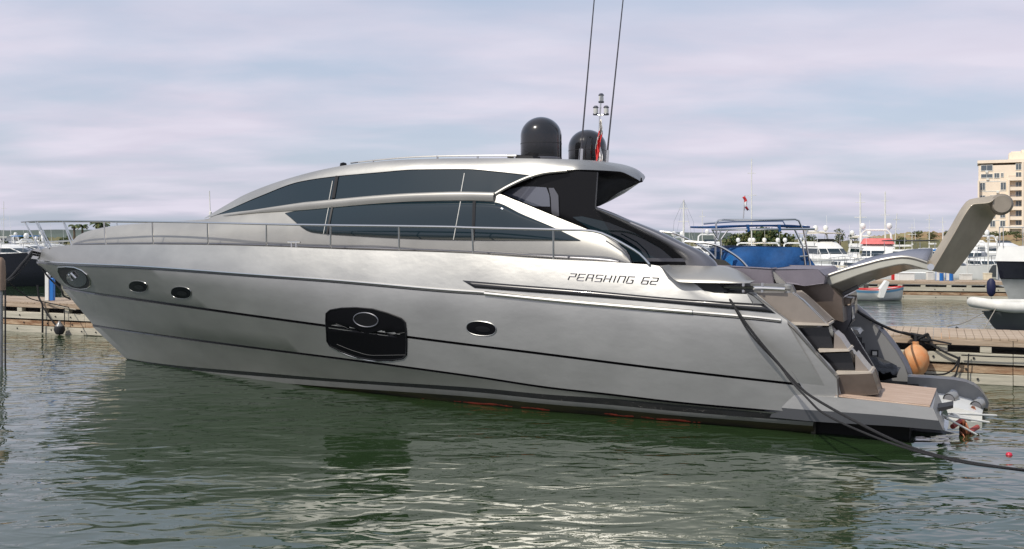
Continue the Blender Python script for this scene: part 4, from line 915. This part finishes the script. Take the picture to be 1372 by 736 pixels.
# hull side coaming ends: slanted face beside the stairs
hs = MB(); E_ = [r[-1] for r in rowsH]
side_in = [(1008, 394.6), (1040, 420), (1064, 441), (1091, 472), (1108, 491), (1121.5, 506), (1123.5, 533)]
sq = [Lp(x, y, 2.24) for x, y in side_in]
qp = [Lp(x, y, 2.27) for x, y in [(1003, 394.6), (1008, 394.6), (1040, 420), (1064, 441), (1091, 472), (1108, 491), (1121.5, 506), (1123.5, 533), (1085, 531), (1066, 505), (1045, 470), (1026, 435), (1012, 412)]]
hs.prism(qp, (0, .17, 0)); hs.build('quarter_panel', SILVER, YT, bevel=.03)
# ---- stairs between the side panel and the inner wall (port side)
Vp('stair_landing', [(1011, 393.5), (1059, 393.5), (1069, 402), (1025, 400.6)], 1.98, 1.3, BEIGE, bevel=.01)
st = MB(); st.prism([Lp(1010, 394, 2.06), Lp(1064, 394, 2.06), Lp(1076, 402, 2.06), Lp(1108, 433, 2.06), Lp(1059, 431, 2.06), Lp(1030, 410, 2.06)], (0, .7, 0)); st.build('stair_coaming', BEIGE, YT, bevel=.015)
MB().tube([Lp(1062, 393, 2.04), Lp(1076, 403, 2.04), Lp(1108, 434, 2.04)], .022, 8).build('stair_edge_trim', CHROME, YT)
def stepi(pts_t, riser, v):
    o = Vp('stair_tread', pts_t, v, v-.62, mat('pale_tread', (.42, .37, .31), .6, var=.1), bevel=.008); return o
Vp('stair_side', [(1064, 438), (1110, 437), (1118, 445), (1168, 500), (1176, 529), (1120, 531), (1120, 505), (1091, 472)], 1.50, 1.2, BEIGE)
stepi([(1059, 431.5), (1110, 434), (1110.5, 436.5), (1061, 435.5)], None, 2.08)
stepi([(1096, 468), (1136, 468.5), (1138, 471), (1098, 472)], None, 2.08)
stepi([(1120, 498), (1166, 498.5), (1168, 501), (1121, 502)], None, 2.08)
Vp('stair_riser', [(1064, 440), (1110, 438.5), (1117, 468), (1096, 469), (1086, 465)], 1.95, 1.6, STRIPE)
Vp('stair_riser', [(1100, 474), (1139, 472.5), (1146, 498), (1121, 499)], 1.95, 1.6, STRIPE)
Vp('stair_riser', [(1121.5, 504), (1168, 501.5), (1177.5, 528), (1124, 534)], 2.1, 1.55, BROWN, bevel=.01)
Vp('stair_cheek', [(1118, 446), (1126, 453), (1138, 471), (1117, 469)], 1.98, 1.5, BEIGE)
Vp('stair_cheek', [(1146, 474), (1156, 487), (1167, 500), (1146, 499)], 1.98, 1.5, BEIGE)
# ---- bathing platform
pt = 2.34
top_o = [(985, 524.5), (1040, 528), (1121, 533), (1200, 541), (1250, 547)]
bot_o = [(985, 556), (1040, 560), (1091, 565), (1200, 571.5), (1264, 577)]
za = Lp(1250, 547, pt).z; zb = Lp(1262, 577, pt).z
def pv(x): return mono([985, 1060, 1130, 1264], [2.10, 2.24, 2.33, 2.34], x)
T3 = [Lp(x, y, pv(x)) for x, y in resample(top_o, 20)]; B3 = [Lp(x, y, pv(x)) for x, y in resample(bot_o, 20)]
def inset(P, d, dz): return [p+Vector((0, d, dz)) for p in P]
mid = [a.lerp(b, .55)+Vector((0, -.02, 0)) for a, b in zip(T3, B3)]
pf = MB(); pf.grid([inset(T3, 1.7, 0), inset(T3, .05, .0), T3, mid], 0); pf.grid([mid, B3, inset(B3, .35, -.06)], 1)
pf.add([T3[-1], inset(T3, 1.7, 0)[-1], inset(B3, 1.7, -.02)[-1], B3[-1]], [(0, 1, 2, 3)], 0)
pf.build('bathing_platform', [SILVER, GUN], YT, angle=30)
tk = MB(); zt_ = Lp(1200, 541, pt).z+.012
te = [Lp(1128, 534.5, 2.24), Lp(1248, 545.5, 2.24), Lp(1283, 541.5, 1.2), Lp(1180, 528, 1.1), Lp(1125, 533, 1.5)]
umax = Lp(1250, 547, pt).x
tp = [(0.0, -2.26), (umax-.03, -2.26), (umax+.02, -.6), (0.0, -.6)]
u_s = Lp(1121, 533, 2.3).x
P = [Vector((u_s-.02, -2.27, Lp(1121, 533, 2.3).z+.014)), Vector((umax-.04, -2.27, Lp(1247, 546.6, 2.3).z+.014)), Vector((umax, -.65, Lp(1247, 546.6, 2.3).z+.014)), Vector((u_s-.02, -.65, Lp(1121, 533, 2.3).z+.014))]
tk.prism(P, (0, 0, .018)); tk.build('platform_decking', TEAK, YT, bevel=.005)
MB().lathe([(.05, 0), (.05, .01), (.001, .012)], Vector((umax-.9, -1.9, P[1].z+.02)), 12).build('deck_plate', GUN, YT)
# far (starboard) quarter: side wall, capping and wing
sw = [(1104, 392), (1121, 394), (1152, 417), (1170, 433.5), (1186, 450), (1201, 470), (1212, 489), (1217, 504), (1217, 519.5), (1176, 518), (1150, 500), (1105, 440)]
Vp('far_side_wall', sw, -1.62, -1.8, mat('grey_side_wall', (.26, .26, .26), .45, .3), bevel=.01)
MB().tube([Lp(x, y, -1.70) for x, y in resample([(1118, 392), (1135, 404), (1152, 417), (1170, 433.5), (1186, 450), (1201, 470), (1212.5, 489), (1217.5, 504), (1217.8, 519)], 30)], .07, 10).build('far_side_capping', GUN, YT)
sk = MB()
for cx, cy in ((1172, 473),): sk.prism([Lp(cx-5, cy-4, -1.6), Lp(cx+5, cy-4, -1.6), Lp(cx+5, cy+5, -1.6), Lp(cx-5, cy+5, -1.6)], (0, -.03, 0))
so_ = sk.build('shore_power_socket', BLACKM, YT); MB().prism([Lp(1169, 471, -1.58), Lp(1175, 471, -1.58), Lp(1175, 476, -1.58), Lp(1169, 476, -1.58)], (0, -.02, 0)).build('socket_cover', WHITEM, so_)
vl = MB(); vl.tube([Lp(1151, 452, -1.55), Lp(1151, 470, -1.55)], .05, 8); vl.tube([Lp(1156, 460, -1.5), Lp(1157, 470, -1.5)], .03, 8); vl.build('deck_shower', BLACKM, YT)
wg = [(1216, 505), (1250, 507), (1278, 509), (1294, 512), (1305, 516.5), (1313, 523), (1319, 530), (1325, 540), (1324, 546.5), (1318, 547), (1300, 535), (1216, 524)]
Vp('far_platform_wing', wg, -1.1, -1.45, GREYP, bevel=.04)
hp = MB(); hrows = []
for px_t, px_b in (((1176, 520), (1185, 531)), ((1190, 522.5), (1198, 533)), ((1217, 523), (1225, 536)), ((1250, 526), (1252, 541)), ((1280, 529.5), (1280, 546)), ((1300, 535), (1300, 551)), ((1313, 541.5), (1314, 554)), ((1318.5, 547), (1316, 554))):
    a = Lp(*px_t, -1.1); b = Lp(*px_b, .1); hrows.append([a, a.lerp(b, .3)+Vector((0, 0, .02)), a.lerp(b, .7)+Vector((0, 0, .0)), b, b+Vector((0, 0, -.3))])
hp.grid(hrows); hp.build('tender_slipway', WHITE, YT, angle=60)
for cx, cy in ((1199, 526.5), (1237, 530), (1274.5, 534.5), (1310.5, 544.5)):
    c = Lp(cx, cy, -.5); g = MB().tube([c+Vector((-.03, -.05, 0)), c+Vector((.03, .2, .05))], .075, 14).build('slipway_roller', GUN, YT)
    MB().tube([c+Vector((-.035, -.056, -.001)), c+Vector((.025, .15, .02))], .09, 14, caps=False).build('roller_ring', LIGHTSILVER, g)
# transom fittings: dark wedge, stern scoop, surface drives and propellers
Vp('platform_edge_notch', [(1250, 547.5), (1268, 545), (1277, 543), (1277, 547), (1262, 551)], 1.7, 1.3, BLACKM)
MB().lathe([(.001, -.1), (.13, -.08), (.17, 0), (.16, .02), (.14, .0), (.10, -.04)], Lp(1264, 562, 1.6), 16, axis=(1, -.3, .1)).build('exhaust_outlet', CHROME, YT)
for v0, lb in ((1.15, 0), (-.2, 1)):
    c = Lp(1292+lb*12, 583-lb*6, v0); c.z = -.08; g = MB().tube([Vector((umax-.9, c.y, .10)), Vector((c.x-.05, c.y, c.z))], [.12, .07], 10).build('surface_drive', GUN, YT)
    pr_ = MB(); pr_.lathe([(.001, .16), (.04, .12), (.07, 0), (.06, -.1)], c, 14, axis=(1, 0, -.12))
    for k in range(5):
        a = k*2*math.pi/5+.3; rd = Vector((0, math.cos(a), math.sin(a))); tn = Vector((0, -math.sin(a), math.cos(a))); rw = []
        for s in range(6):
            f = s/5; rdn = c+rd*(.05+.22*f); wd = .10*math.sin(math.pi*(.18+.72*f)); sl = .9-.45*f; rw.append([rdn+tn*wd*q*math.cos(sl)+Vector((1, 0, 0))*wd*q*math.sin(sl) for q in (-1, -.4, .4, 1)])
        pr_.grid(rw)
    pr_.build('propeller', BRONZE, g, solid=.012)
for a, b, r_ in (((1258, 553, 1.3), (1335, 566-9, .1), .016), ((1262, 556, 1.5), (1325, 566, .9), .016), ((1268, 560, 1.5), (1322, 590, 1.0), .014), ((1275, 556, 1.2), (1300, 562, .8), .03)):
    MB().tube([Lp(*a), Lp(*b)], r_, 8).build('steering_rod', WHITEM, YT)
for a, b in (((1276, 572, 1.3), (1290, 562, 1.0)), ((1298, 579, 1.1), (1310, 572, .9))): MB().tube([Lp(*a), Lp(*b)], .035, 8).build('trim_cylinder', mat('dull_red_paint', (.30, .06, .05), .6), YT)
# folded black cover on the slipway
bg_ = MB(); rows = []
rnd = random.Random(5)
for i in range(9):
    f = i/8; a = (1152+54*f, 476+20*f); hh = 10*math.sin(math.pi*min(.93, f*.85+.12))+3
    rows.append([Lp(a[0], a[1]-hh*.4, -1.2)+Vector((rnd.uniform(-.02, .02),)*3), Lp(a[0], a[1]-1, -.85)+Vector((rnd.uniform(-.03, .03),)*3), Lp(a[0]-2*f, a[1]+hh*.9, -.7)+Vector((rnd.uniform(-.03, .03),)*3), Lp(a[0]-4*f, a[1]+hh*1.7, -.9)])
bg_.grid(rows); tag(bg_.build('folded_cover', mat('black_vinyl', (.015, .015, .017), .3, bump=1, bscale=9, bdist=.05), solid=.03), 'crumpled black cover lying beside the stern stairs', 'cover')
bpy.data.objects['folded_cover'].matrix_world = YM
# ---- gangway (passerelle)
def loftsec(name, secs, m, bevel=.01, mis=None):
    mb = MB(); mb.grid(secs, close=True); mb.add(secs[0], [tuple(reversed(range(len(secs[0]))))]); mb.add(secs[-1], [tuple(range(len(secs[-1])))]); return mb.build(name, m, YT, bevel=bevel, angle=25)
Aa = resample([(1090, 385), (1124, 366.5), (1146, 354), (1170, 345), (1197, 340), (1225, 335), (1250, 333.5)], 22)
Bb = resample([(1066, 392), (1102, 373), (1136, 361), (1160, 354.5), (1183.5, 348.4), (1210.7, 345), (1225, 347), (1242, 352.5)], 22)
Cc = resample([(1072, 403), (1102, 387), (1129, 377), (1155, 367.5), (1183.5, 359.5), (1213, 354.5), (1228, 358), (1246, 363)], 22)
Dd = resample([(1095, 404), (1122, 396), (1156, 382), (1180, 374), (1205, 366), (1225, 361), (1236, 361), (1250, 363.5)], 22)
secs = []
for a, b, c, d in zip(Aa, Bb, Cc, Dd): secs.append([Lp(*a, .15), Lp(*b, .85), Lp(*c, .87), Lp(*d, .2)])
GW = empty('gangway', (0, 0, 0)); GW.parent = YT
g_ = loftsec('lower_arm', secs, mat('gangway_paint', (.37, .36, .31), .4, .3, .2, var=.06), .02); g_.parent = GW
MB().tube([s[1]+Vector((0, -.005, .008)) for s in secs], .02, 6).build('edge_strip', LIGHTSILVER, GW)
tr2 = MB(); tr2.grid([[s[0].lerp(s[1], .93)+Vector((0, 0, .014)) for s in secs[5:]], [s[0].lerp(s[1], .05)+Vector((0, 0, .014)) for s in secs[5:]]]); tr2.build('tread_mat', mat('blue_grey_tread', (.16, .17, .21), .6), GW, solid=.012)
E1 = resample([(1242, 353), (1270, 308.5), (1294, 270), (1298, 267), (1325, 262.5), (1339, 260)], 26); E2 = resample([(1249, 363.5), (1276, 317.5), (1300, 277), (1303, 274), (1323, 272.4), (1330, 269)], 26)
E3 = resample([(1279, 367.5), (1298, 343), (1314, 321), (1329, 296), (1334, 288.5), (1342, 284)], 26)
secs = []
for i, (a, b, c) in enumerate(zip(E1, E2, E3)):
    p1, p2, p3 = Lp(*a, .72), Lp(*b, .90), Lp(*c, .25); p4 = p3+(p1-p2)+Vector((0, .0, 0)); secs.append([p1, p2, p3, p4])
g_ = loftsec('upper_arm', secs, mat('gangway_underside', (.38, .33, .26), .42, .3, .2, var=.10), .02); g_.parent = GW
cc_ = Lp(1341.5, 274.5, .55)
hk = MB(); hk.tube([cc_+Vector((0, -.30, 0)), cc_+Vector((0, -.26, 0)), cc_+Vector((0, .30, 0)), cc_+Vector((0, .34, 0))], [.12, .15, .15, .12], 24); hk.build('end_roller', mat('dull_bronze_paint', (.27, .235, .19), .45, .3, var=.15), GW, angle=40)
MB().tube([Lp(1116, 401, .5), Lp(1150, 384, .5)], .035, 10).build('lifting_ram', GUN, GW); MB().tube([Lp(1150, 384, .5), Lp(1172, 374, .5)], .018, 10).build('ram_rod', CHROME, GW)
kn = MB(); kn.tube([Lp(1247, 358, .88), Lp(1262, 362, .2)], .05, 14); kn.build('hinge', CHROME, GW)
Vp('gangway_base', [(1093, 409), (1096, 402), (1120, 398), (1142, 400), (1140, 409), (1118, 411)], .6, .1, BROWN, bevel=.02)
ps = MB(); ps.tube([Lp(1108, 402, .55), Lp(1110, 384, .55)], [.10, .07], 14); ps.build('gangway_post', CHROME, YT)
Vp('gangway_ram', [(1098, 412), (1140, 412), (1142, 430), (1132, 444), (1110, 430)], .4, 0, GUN, bevel=.02)
Vp('cleat_shelf', [(1122, 441), (1148, 443), (1152, 448), (1128, 450)], .0, -.6, LIGHTSILVER, bevel=.01)
Vp('garage_door', [(1108, 434), (1140, 440), (1176, 500), (1180, 528), (1150, 528)], .2, .1, GUN)
# ---- roof fittings
def dome(px0, px1, base, top, v, nm='satellite_dome'):
    c = Lp((px0+px1)/2, base, v); D = (YM @ c).y; r = (px1-px0)/2*D/F*.985; h = (base-top)*D/F; prof = [(r*.94, -.12), (r*.97, 0), (r, .03), (r, h-r*.93)]
    for k in range(1, 13): a = k/12*math.pi/2; prof.append((max(.001, r*math.cos(a)), h-r*.93+r*.93*math.sin(a)))
    o = MB().lathe(prof, c, 40).build(nm, mat('black_dome', (.012, .012, .014), .16, 0, .5), YT, angle=50)
    MB().lathe([(r*1.004, h*.36), (r*1.012, h*.362), (r*1.012, h*.372), (r*1.004, h*.374)], c, 40).build('dome_seam', BLACKM, o)
    MB().lathe([(r*.8, -.2), (r*1.01, -.005), (r*1.01, .03), (r*.99, .032)], c, 32).build('dome_base', GUN, o)
dome(697, 753, 214, 157, .35); dome(761, 813, 219, 174, -.65)
ra = MB(); ra.tube([Lp(x, y, 1.05) for x, y in resample([(470, 218.5), (500, 215), (560, 210.2), (602, 209), (650, 208.6), (692, 208.8)], 24)], .016, 8)
for x, y in ((586, 213), (640, 213), (500, 219), (690, 213)): ra.tube([Lp(x, y, 1.05), Lp(x, y-4, 1.05)], .02, 8)
ra.pair(); ra.build('roof_rail', CHROME, YT)
Vp('roof_rail_end', [(680, 207.5), (714, 208.5), (714, 212), (680, 211.5)], 1.0, .7, BLACKM, bevel=.01)
MB().lathe([(.001, .08), (.06, .06), (.07, 0), (.07, -.05)], Lp(460, 223, .9), 12).build('roof_light', BLACKG, YT)
for x0, y0, x1, y1, v in ((777.5, 214, 800.5, -50, .1), (812.5, 216, 840, -50, -.2)):
    a, b = Lp(x0, y0, v), Lp(x1, y1, v); q = MB().tube([a, a.lerp(b, .12), b], [.022, .016, .010], 8).build('whip_antenna', mat('dark_antenna', (.06, .06, .07), .4), YT)
    MB().tube([a+Vector((0, 0, -.1)), a+(b-a)*.055], .034, 10).build('antenna_base', CHROME, q)
lm = MB(); vM = -.25; lm.tube([Lp(802.5, 218, vM), Lp(803.5, 158, vM), Lp(805, 137, vM)], .016, 8); lm.tube([Lp(797.5, 153, vM), Lp(804, 155, vM), Lp(812, 153, vM)], .012, 8)
lmo = lm.build('light_mast', CHROME, YT)
for x, y in ((805.5, 136.5), (798.3, 153), (812.3, 153)):
    c = Lp(x, y, vM); lb_ = MB().lathe([(.05, -.02), (.055, 0), (.05, .01)], c, 12); lb_.lathe([(.05, .11), (.055, .12), (.03, .15), (.001, .155)], c, 12); l_ = lb_.build('lamp_housing', GUN, lmo)
    MB().lathe([(.042, .01), (.045, .06), (.042, .11)], c, 12).build('lamp_lens', LAMP, l_)
fl = MB(); rows = []
for j in range(22):
    t = j/21; cx = 805-t*4+1.2*math.sin(t*9); cy = 160+57*t; hw_ = 1.2+4.2*t*(1-.25*t); rows.append([Lp(cx+hw_*(q/4)+.7*math.sin(t*12+q), cy+abs(q)*.5, vM+.12+.05*math.sin(q*1.9+t*6)) for q in range(-4, 5)])
fm = MB(); fm.grid(rows)
fm.m = [0 if (math.sin(i//8*.45+(i % 8)*.55) > -.15) else 1 for i in range(len(fm.m))]; fm.m = [1 if i//8 < 5 else m_ for i, m_ in enumerate(fm.m)]
fo = fm.build('flag', [FLAGR, FLAGW], solid=.006); fo.matrix_world = YM; tag(fo, 'limp red and white flag hanging beside the black domes', 'flag', 'red and white flags')
ft = MB().tube([Lp(280.5, 256, .6), Lp(282, 292, .6)], .010, 6); ft.lathe([(.03, 0), (.03, .12), (.001, .14)], Lp(282, 292, .6), 10); ft.build('foredeck_antenna', WHITEM, YT)
# ---- bow and side rails
def railv(px): return mono([29, 48, 83, 180, 343, 437, 603, 793, 870], [.12, .4, .75, 1.32, 1.95, 2.08, 2.16, 2.16, 2.16], px)
TR = [(29, 297.5), (47.7, 296.3), (83, 296), (180, 297), (260, 298.3), (343, 300.3), (437, 302), (603, 304.3), (631, 305.3), (742, 307.8), (785, 309), (800, 311), (818, 318), (836, 327.5), (857, 340.5), (870, 354.4)]
P = [Lp(x, y, railv(x)) for x, y in resample(TR, 90)]
rl = MB(); full = [Vector((p.x, -p.y, p.z)) for p in reversed(P)] + P; rl.tube(full, .020, 8); rl.build('top_rail', CHROME, YT)
rl2 = MB(); P2 = [Lp(x, y, railv(x)-.0) for x, y in resample([(34, 301.5), (60, 301.6), (85, 301.8), (140, 302.7)], 20)]
for bs, tp_ in (((53, 332), (29.5, 297.5)), ((66, 331.2), (47.7, 296.4)), ((97, 329.5), (84.8, 296))):
    pass
for b_, t_ in (((54, 333), (33, 297.2)), ((66, 331), (47.7, 296.4)), ((97, 329), (84.5, 296.2)), ((142, 328), (139, 296.5)), ((205, 327.5), (204, 297.4)), ((278.5, 328.5), (278, 298.8)), ((357, 331), (357, 300.6)), ((443, 333.6), (443, 302.2)), ((535, 336.7), (534.5, 303.4)), ((634, 341), (633, 305.4)), ((741.5, 347.5), (741.5, 307.8))):
    a = Lp(t_[0], t_[1], railv(t_[0])); q = Lp(b_[0], b_[1], max(.1, railv(t_[0])*.97)); m_ = MB().tube([q+Vector((0, 0, -.04)), a], .017, 8); m_.build('stanchion', CHROME, YT)
    m_ = MB().tube([Vector((q.x, -q.y, q.z-.04)), Vector((a.x, -a.y, a.z))], .017, 8); m_.build('stanchion', CHROME, YT)
# bow roller, chain plate, cleats
br = MB(); br.prism([Lp(37, 338, .12), Lp(52, 333, .12), Lp(60, 338, .12), Lp(49, 347, .12), (Lp(40, 346, .12))], (0, .24, 0)); br.build('bow_roller', CHROME, YT, bevel=.01)
for x, y in ((394, 331.5), (740, 349.5)):
    c = Lp(x, y, 2.12); q = MB(); 
    if x < 500:
        q.tube([c+Vector((-.14, 0, .09)), c+Vector((.14, 0, .09))], .018, 8); [q.tube([c+Vector((dx_, 0, -.03)), c+Vector((dx_, 0, .09))], .02, 8) for dx_ in (-.05, .05)]; q.pair(); q.build('cleat', CHROME, YT)
ho = MB(); ho.tube([Lp(x, y, -1.3) for x, y in resample([(918, 324), (940, 325), (960, 329), (978, 338), (992, 348), (1003, 360)], 16)], .022, 8); ho.build('cockpit_grab_rail', CHROME, YT)
gl = MB(); gl.tube([Lp(846, 352, 1.9), Lp(838, 337, 1.9), Lp(826, 325, 1.88), Lp(806, 313, 1.84)], .012, 6); gl.build('gate_seal', GUN, YT)

# ------------------------------------------------------------------ ropes, fenders, floats
def rope(name, pts, r, m, label, group='mooring ropes', n=40, cat='rope'):
    P = resample([tuple(p) for p in pts], n) if len(pts) > 2 else [Vector(pts[0]).lerp(Vector(pts[1]), i/(n-1)) for i in range(n)]
    s = [Vector(p) for p in P]; o = MB().tube(s, r, 8).build(name, m); return tag(o, label, cat, group)
def Yw(px, py, v): return YM @ Lp(px, py, v)
def spl(pts, n=40):
    s = [0]
    for a, b in zip(pts, pts[1:]): s.append(s[-1]+(Vector(b)-Vector(a)).length)
    return [Vector([mono(s, [p[j] for p in pts], s[-1]*k/(n-1)) for j in range(3)]) for k in range(n)]
def rope3(pts, r, m, label, group='mooring ropes'):
    o = MB().tube(spl([tuple(p) for p in pts], 48), r, 8).build('mooring_rope', m); return tag(o, label, 'rope', group)
def G(px, py, Y): return Wp(px, py, Y)
rope3([Yw(971, 391, 2.12), Yw(990, 420, 2.42), Yw(1030, 472, 2.55), Yw(1085, 530, 2.8), G(1160, 572, 11.9), G(1230, 603, 11.3), G(1300, 620, 11.0), G(1400, 634, 10.8)], .018, ROPE, 'thick black rope from the stern rail into the water, upper of two')
rope3([Yw(973, 391, 2.1), Yw(1000, 440, 2.46), Yw(1050, 497, 2.6), G(1092, 545, 12.3), G(1165, 583, 11.7), G(1235, 607, 11.2), G(1310, 623, 10.9), G(1400, 632, 10.75)], .014, ROPE, 'thinner black stern rope below the thick one')
def dk_pt(px, py):   # point on the dock front plane
    r = Vector(((px-CX)/F, 1)); nrm = Vector((-dd.y, dd.x)); t = (d0.dot(nrm)-.12)/r.dot(nrm); return Vector((r.x*t, t, EYE-(py-HY)/F*t))
knot = dk_pt(1232, 452)
rope3([Yw(1126, 400, -.9), Yw(1160, 425, -1.3), Yw(1195, 442, -1.9), knot, dk_pt(1262, 470), dk_pt(1286, 481)], .022, ROPE, 'black rope over the far stern wall to the dock, upper one')
rope3([Yw(1150, 418, -1.3), Yw(1185, 437, -1.9), dk_pt(1218, 449), dk_pt(1250, 456), dk_pt(1275, 461)], .018, ROPE, 'black rope lying along the dock edge beside the orange buoy')
rope3([dk_pt(1286, 478), dk_pt(1278, 494), dk_pt(1262, 502), dk_pt(1243, 502), dk_pt(1222, 490), dk_pt(1212, 474), dk_pt(1222, 462), knot], .018, ROPE, 'black rope looping around the orange buoy')
rope3([dk_pt(1286, 480), dk_pt(1283, 494), dk_pt(1278, 509)], .016, ROPE, 'short black rope end hanging down the dock right of the buoy')
rope3([dk_pt(1288, 476), dk_pt(1320, 477.5), dk_pt(1400, 480)], .012, ROPE, 'thin dark line along the dock boards at the right')
rope3([dk_pt(1298, 474), dk_pt(1297, 490), dk_pt(1297, 510)], .012, ROPE, 'thin vertical line hanging on the dock boards at the right')
kb = MB(); rnd = random.Random(9)
pts = [knot+Vector((rnd.uniform(-.22, .22), rnd.uniform(-.08, .08), rnd.uniform(-.16, .10))) for _ in range(16)]
kb.tube(spl(pts, 120), .022, 7); tag(kb.build('rope_tangle', ROPE), 'tangled black rope knot on the dock edge above the orange buoy', 'rope')
bc = dk_pt(1227, 504); nrm3 = Vector((dd.y, -dd.x, 0)); bc += nrm3*.16
bo = empty('buoy', bc, 0, 'large orange buoy hanging on the dock behind the stern', 'buoy')
kk = 19.3/F; hh = 44*kk
MB().lathe([(.001, 0), (.10, .02), (.19, .12), (.245, .27), (.245, .40), (.20, .52), (.11, .60), (.06, .63), (.06, .68), (.001, .69)], k=28).build('body', ORANGE, bo)
MB().tube([(0, 0, .64), (0, 0, .82)], .03, 8).build('eye', BLACKM, bo)
bt = Wp(1263, 437, 22.2); b2 = empty('buoy', (bt.x, bt.y, 0.0), 0, 'small weathered orange buoy floating beyond the right dock', 'buoy'); MB().lathe([(.001, .0), (.2, .06), (.28, .25), (.22, .45), (.10, .56), (.001, .6)], k=20).build('body', ORANGE, b2); MB().tube([(0, 0, .55), (.02, 0, .68)], .04, 8).build('eye', BLACKM, b2)
b2.location.z = .15; b2.rotation_euler = (0, .5, 0)
rope3([Wp(1268, 438, 22.2), Wp(1290, 433, 24), Wp(1318, 419, 28.2)], .012, ROPEW, 'pale line from the small buoy to the white tender')
rope3([Wp(1319, 441, 20.6), Wp(1326, 428, 24), Wp(1334, 414, 28.1)], .012, ROPEW, 'pale line from the dock up to the tender bow')
# ropes around the bow
rope3([Yw(44, 336, .05), Wp(30, 353, 22.4), Wp(14, 372, 21.6), Wp(3, 381, 21.0)], .03, ROPE, 'thick black rope from the bow to the tan capped pile, left one')
rope3([Yw(46, 337, -.1), Wp(34, 354, 22.5), Wp(18, 372, 21.7), Wp(6, 380, 21.05)], .024, ROPE, 'thick black rope from the bow to the tan capped pile, right one')
rope3([Wp(9, 376, 21.2), Wp(28, 392, 23), Wp(55, 404, 26), dk_pt(92, 412)], .014, ROPE, 'thin dark line from the pile to the dock')
rope3([dk_pt(50, 382), dk_pt(52, 398), dk_pt(57, 410), dk_pt(57, 446)], .028, ROPE, 'dark rope hanging down the left dock front')
rope3([dk_pt(58, 412), dk_pt(66, 425), dk_pt(78, 440)], .022, ROPE, 'dark rope running from the dock to the small ball fender')
rope3([dk_pt(86, 413), dk_pt(86.5, 425), dk_pt(86, 436)], .014, ROPE, 'short line holding the small ball fender')
rope3([dk_pt(58, 402), dk_pt(70, 408), dk_pt(90, 413), dk_pt(102, 415)], .02, ROPEW, 'pale rope lying over the left dock boards')
rope3([Yw(50, 349, .02), Yw(62, 368, .0), Wp(84, 392, 23.2), Wp(94, 401, 24.5)], .02, ROPE, 'dark rope running down close to the silver stem')
fb_ = dk_pt(85.5, 441)+nrm3*.15; f_ = empty('ball_fender', fb_, 0, 'small dark ball fender at the waterline of the left dock', 'fender')
MB().lathe([(.001, -.16), (.1, -.13), (.155, -.02), (.14, .08), (.07, .15), (.03, .2), (.001, .21)], k=20).build('body', RUBBER, f_); MB().lathe([(.12, .10), (.08, .15), (.045, .2), (.03, .24), (.001, .25)], k=16).build('cap', GREYP, f_)
rf_ = Wp(1352, 610, 9.6); rf_.z = .01; o = MB().lathe([(.001, -.03), (.03, -.02), (.042, .005), (.03, .03), (.001, .04)], k=14).build('float', mat('crimson_plastic', (.5, .02, .05), .4)); o.location = (rf_.x, F*EYE/(610-HY), 0.0); o.location.x = (1352-CX)/F*o.location.y
tag(o, 'tiny crimson float on the water at the lower right', 'float')
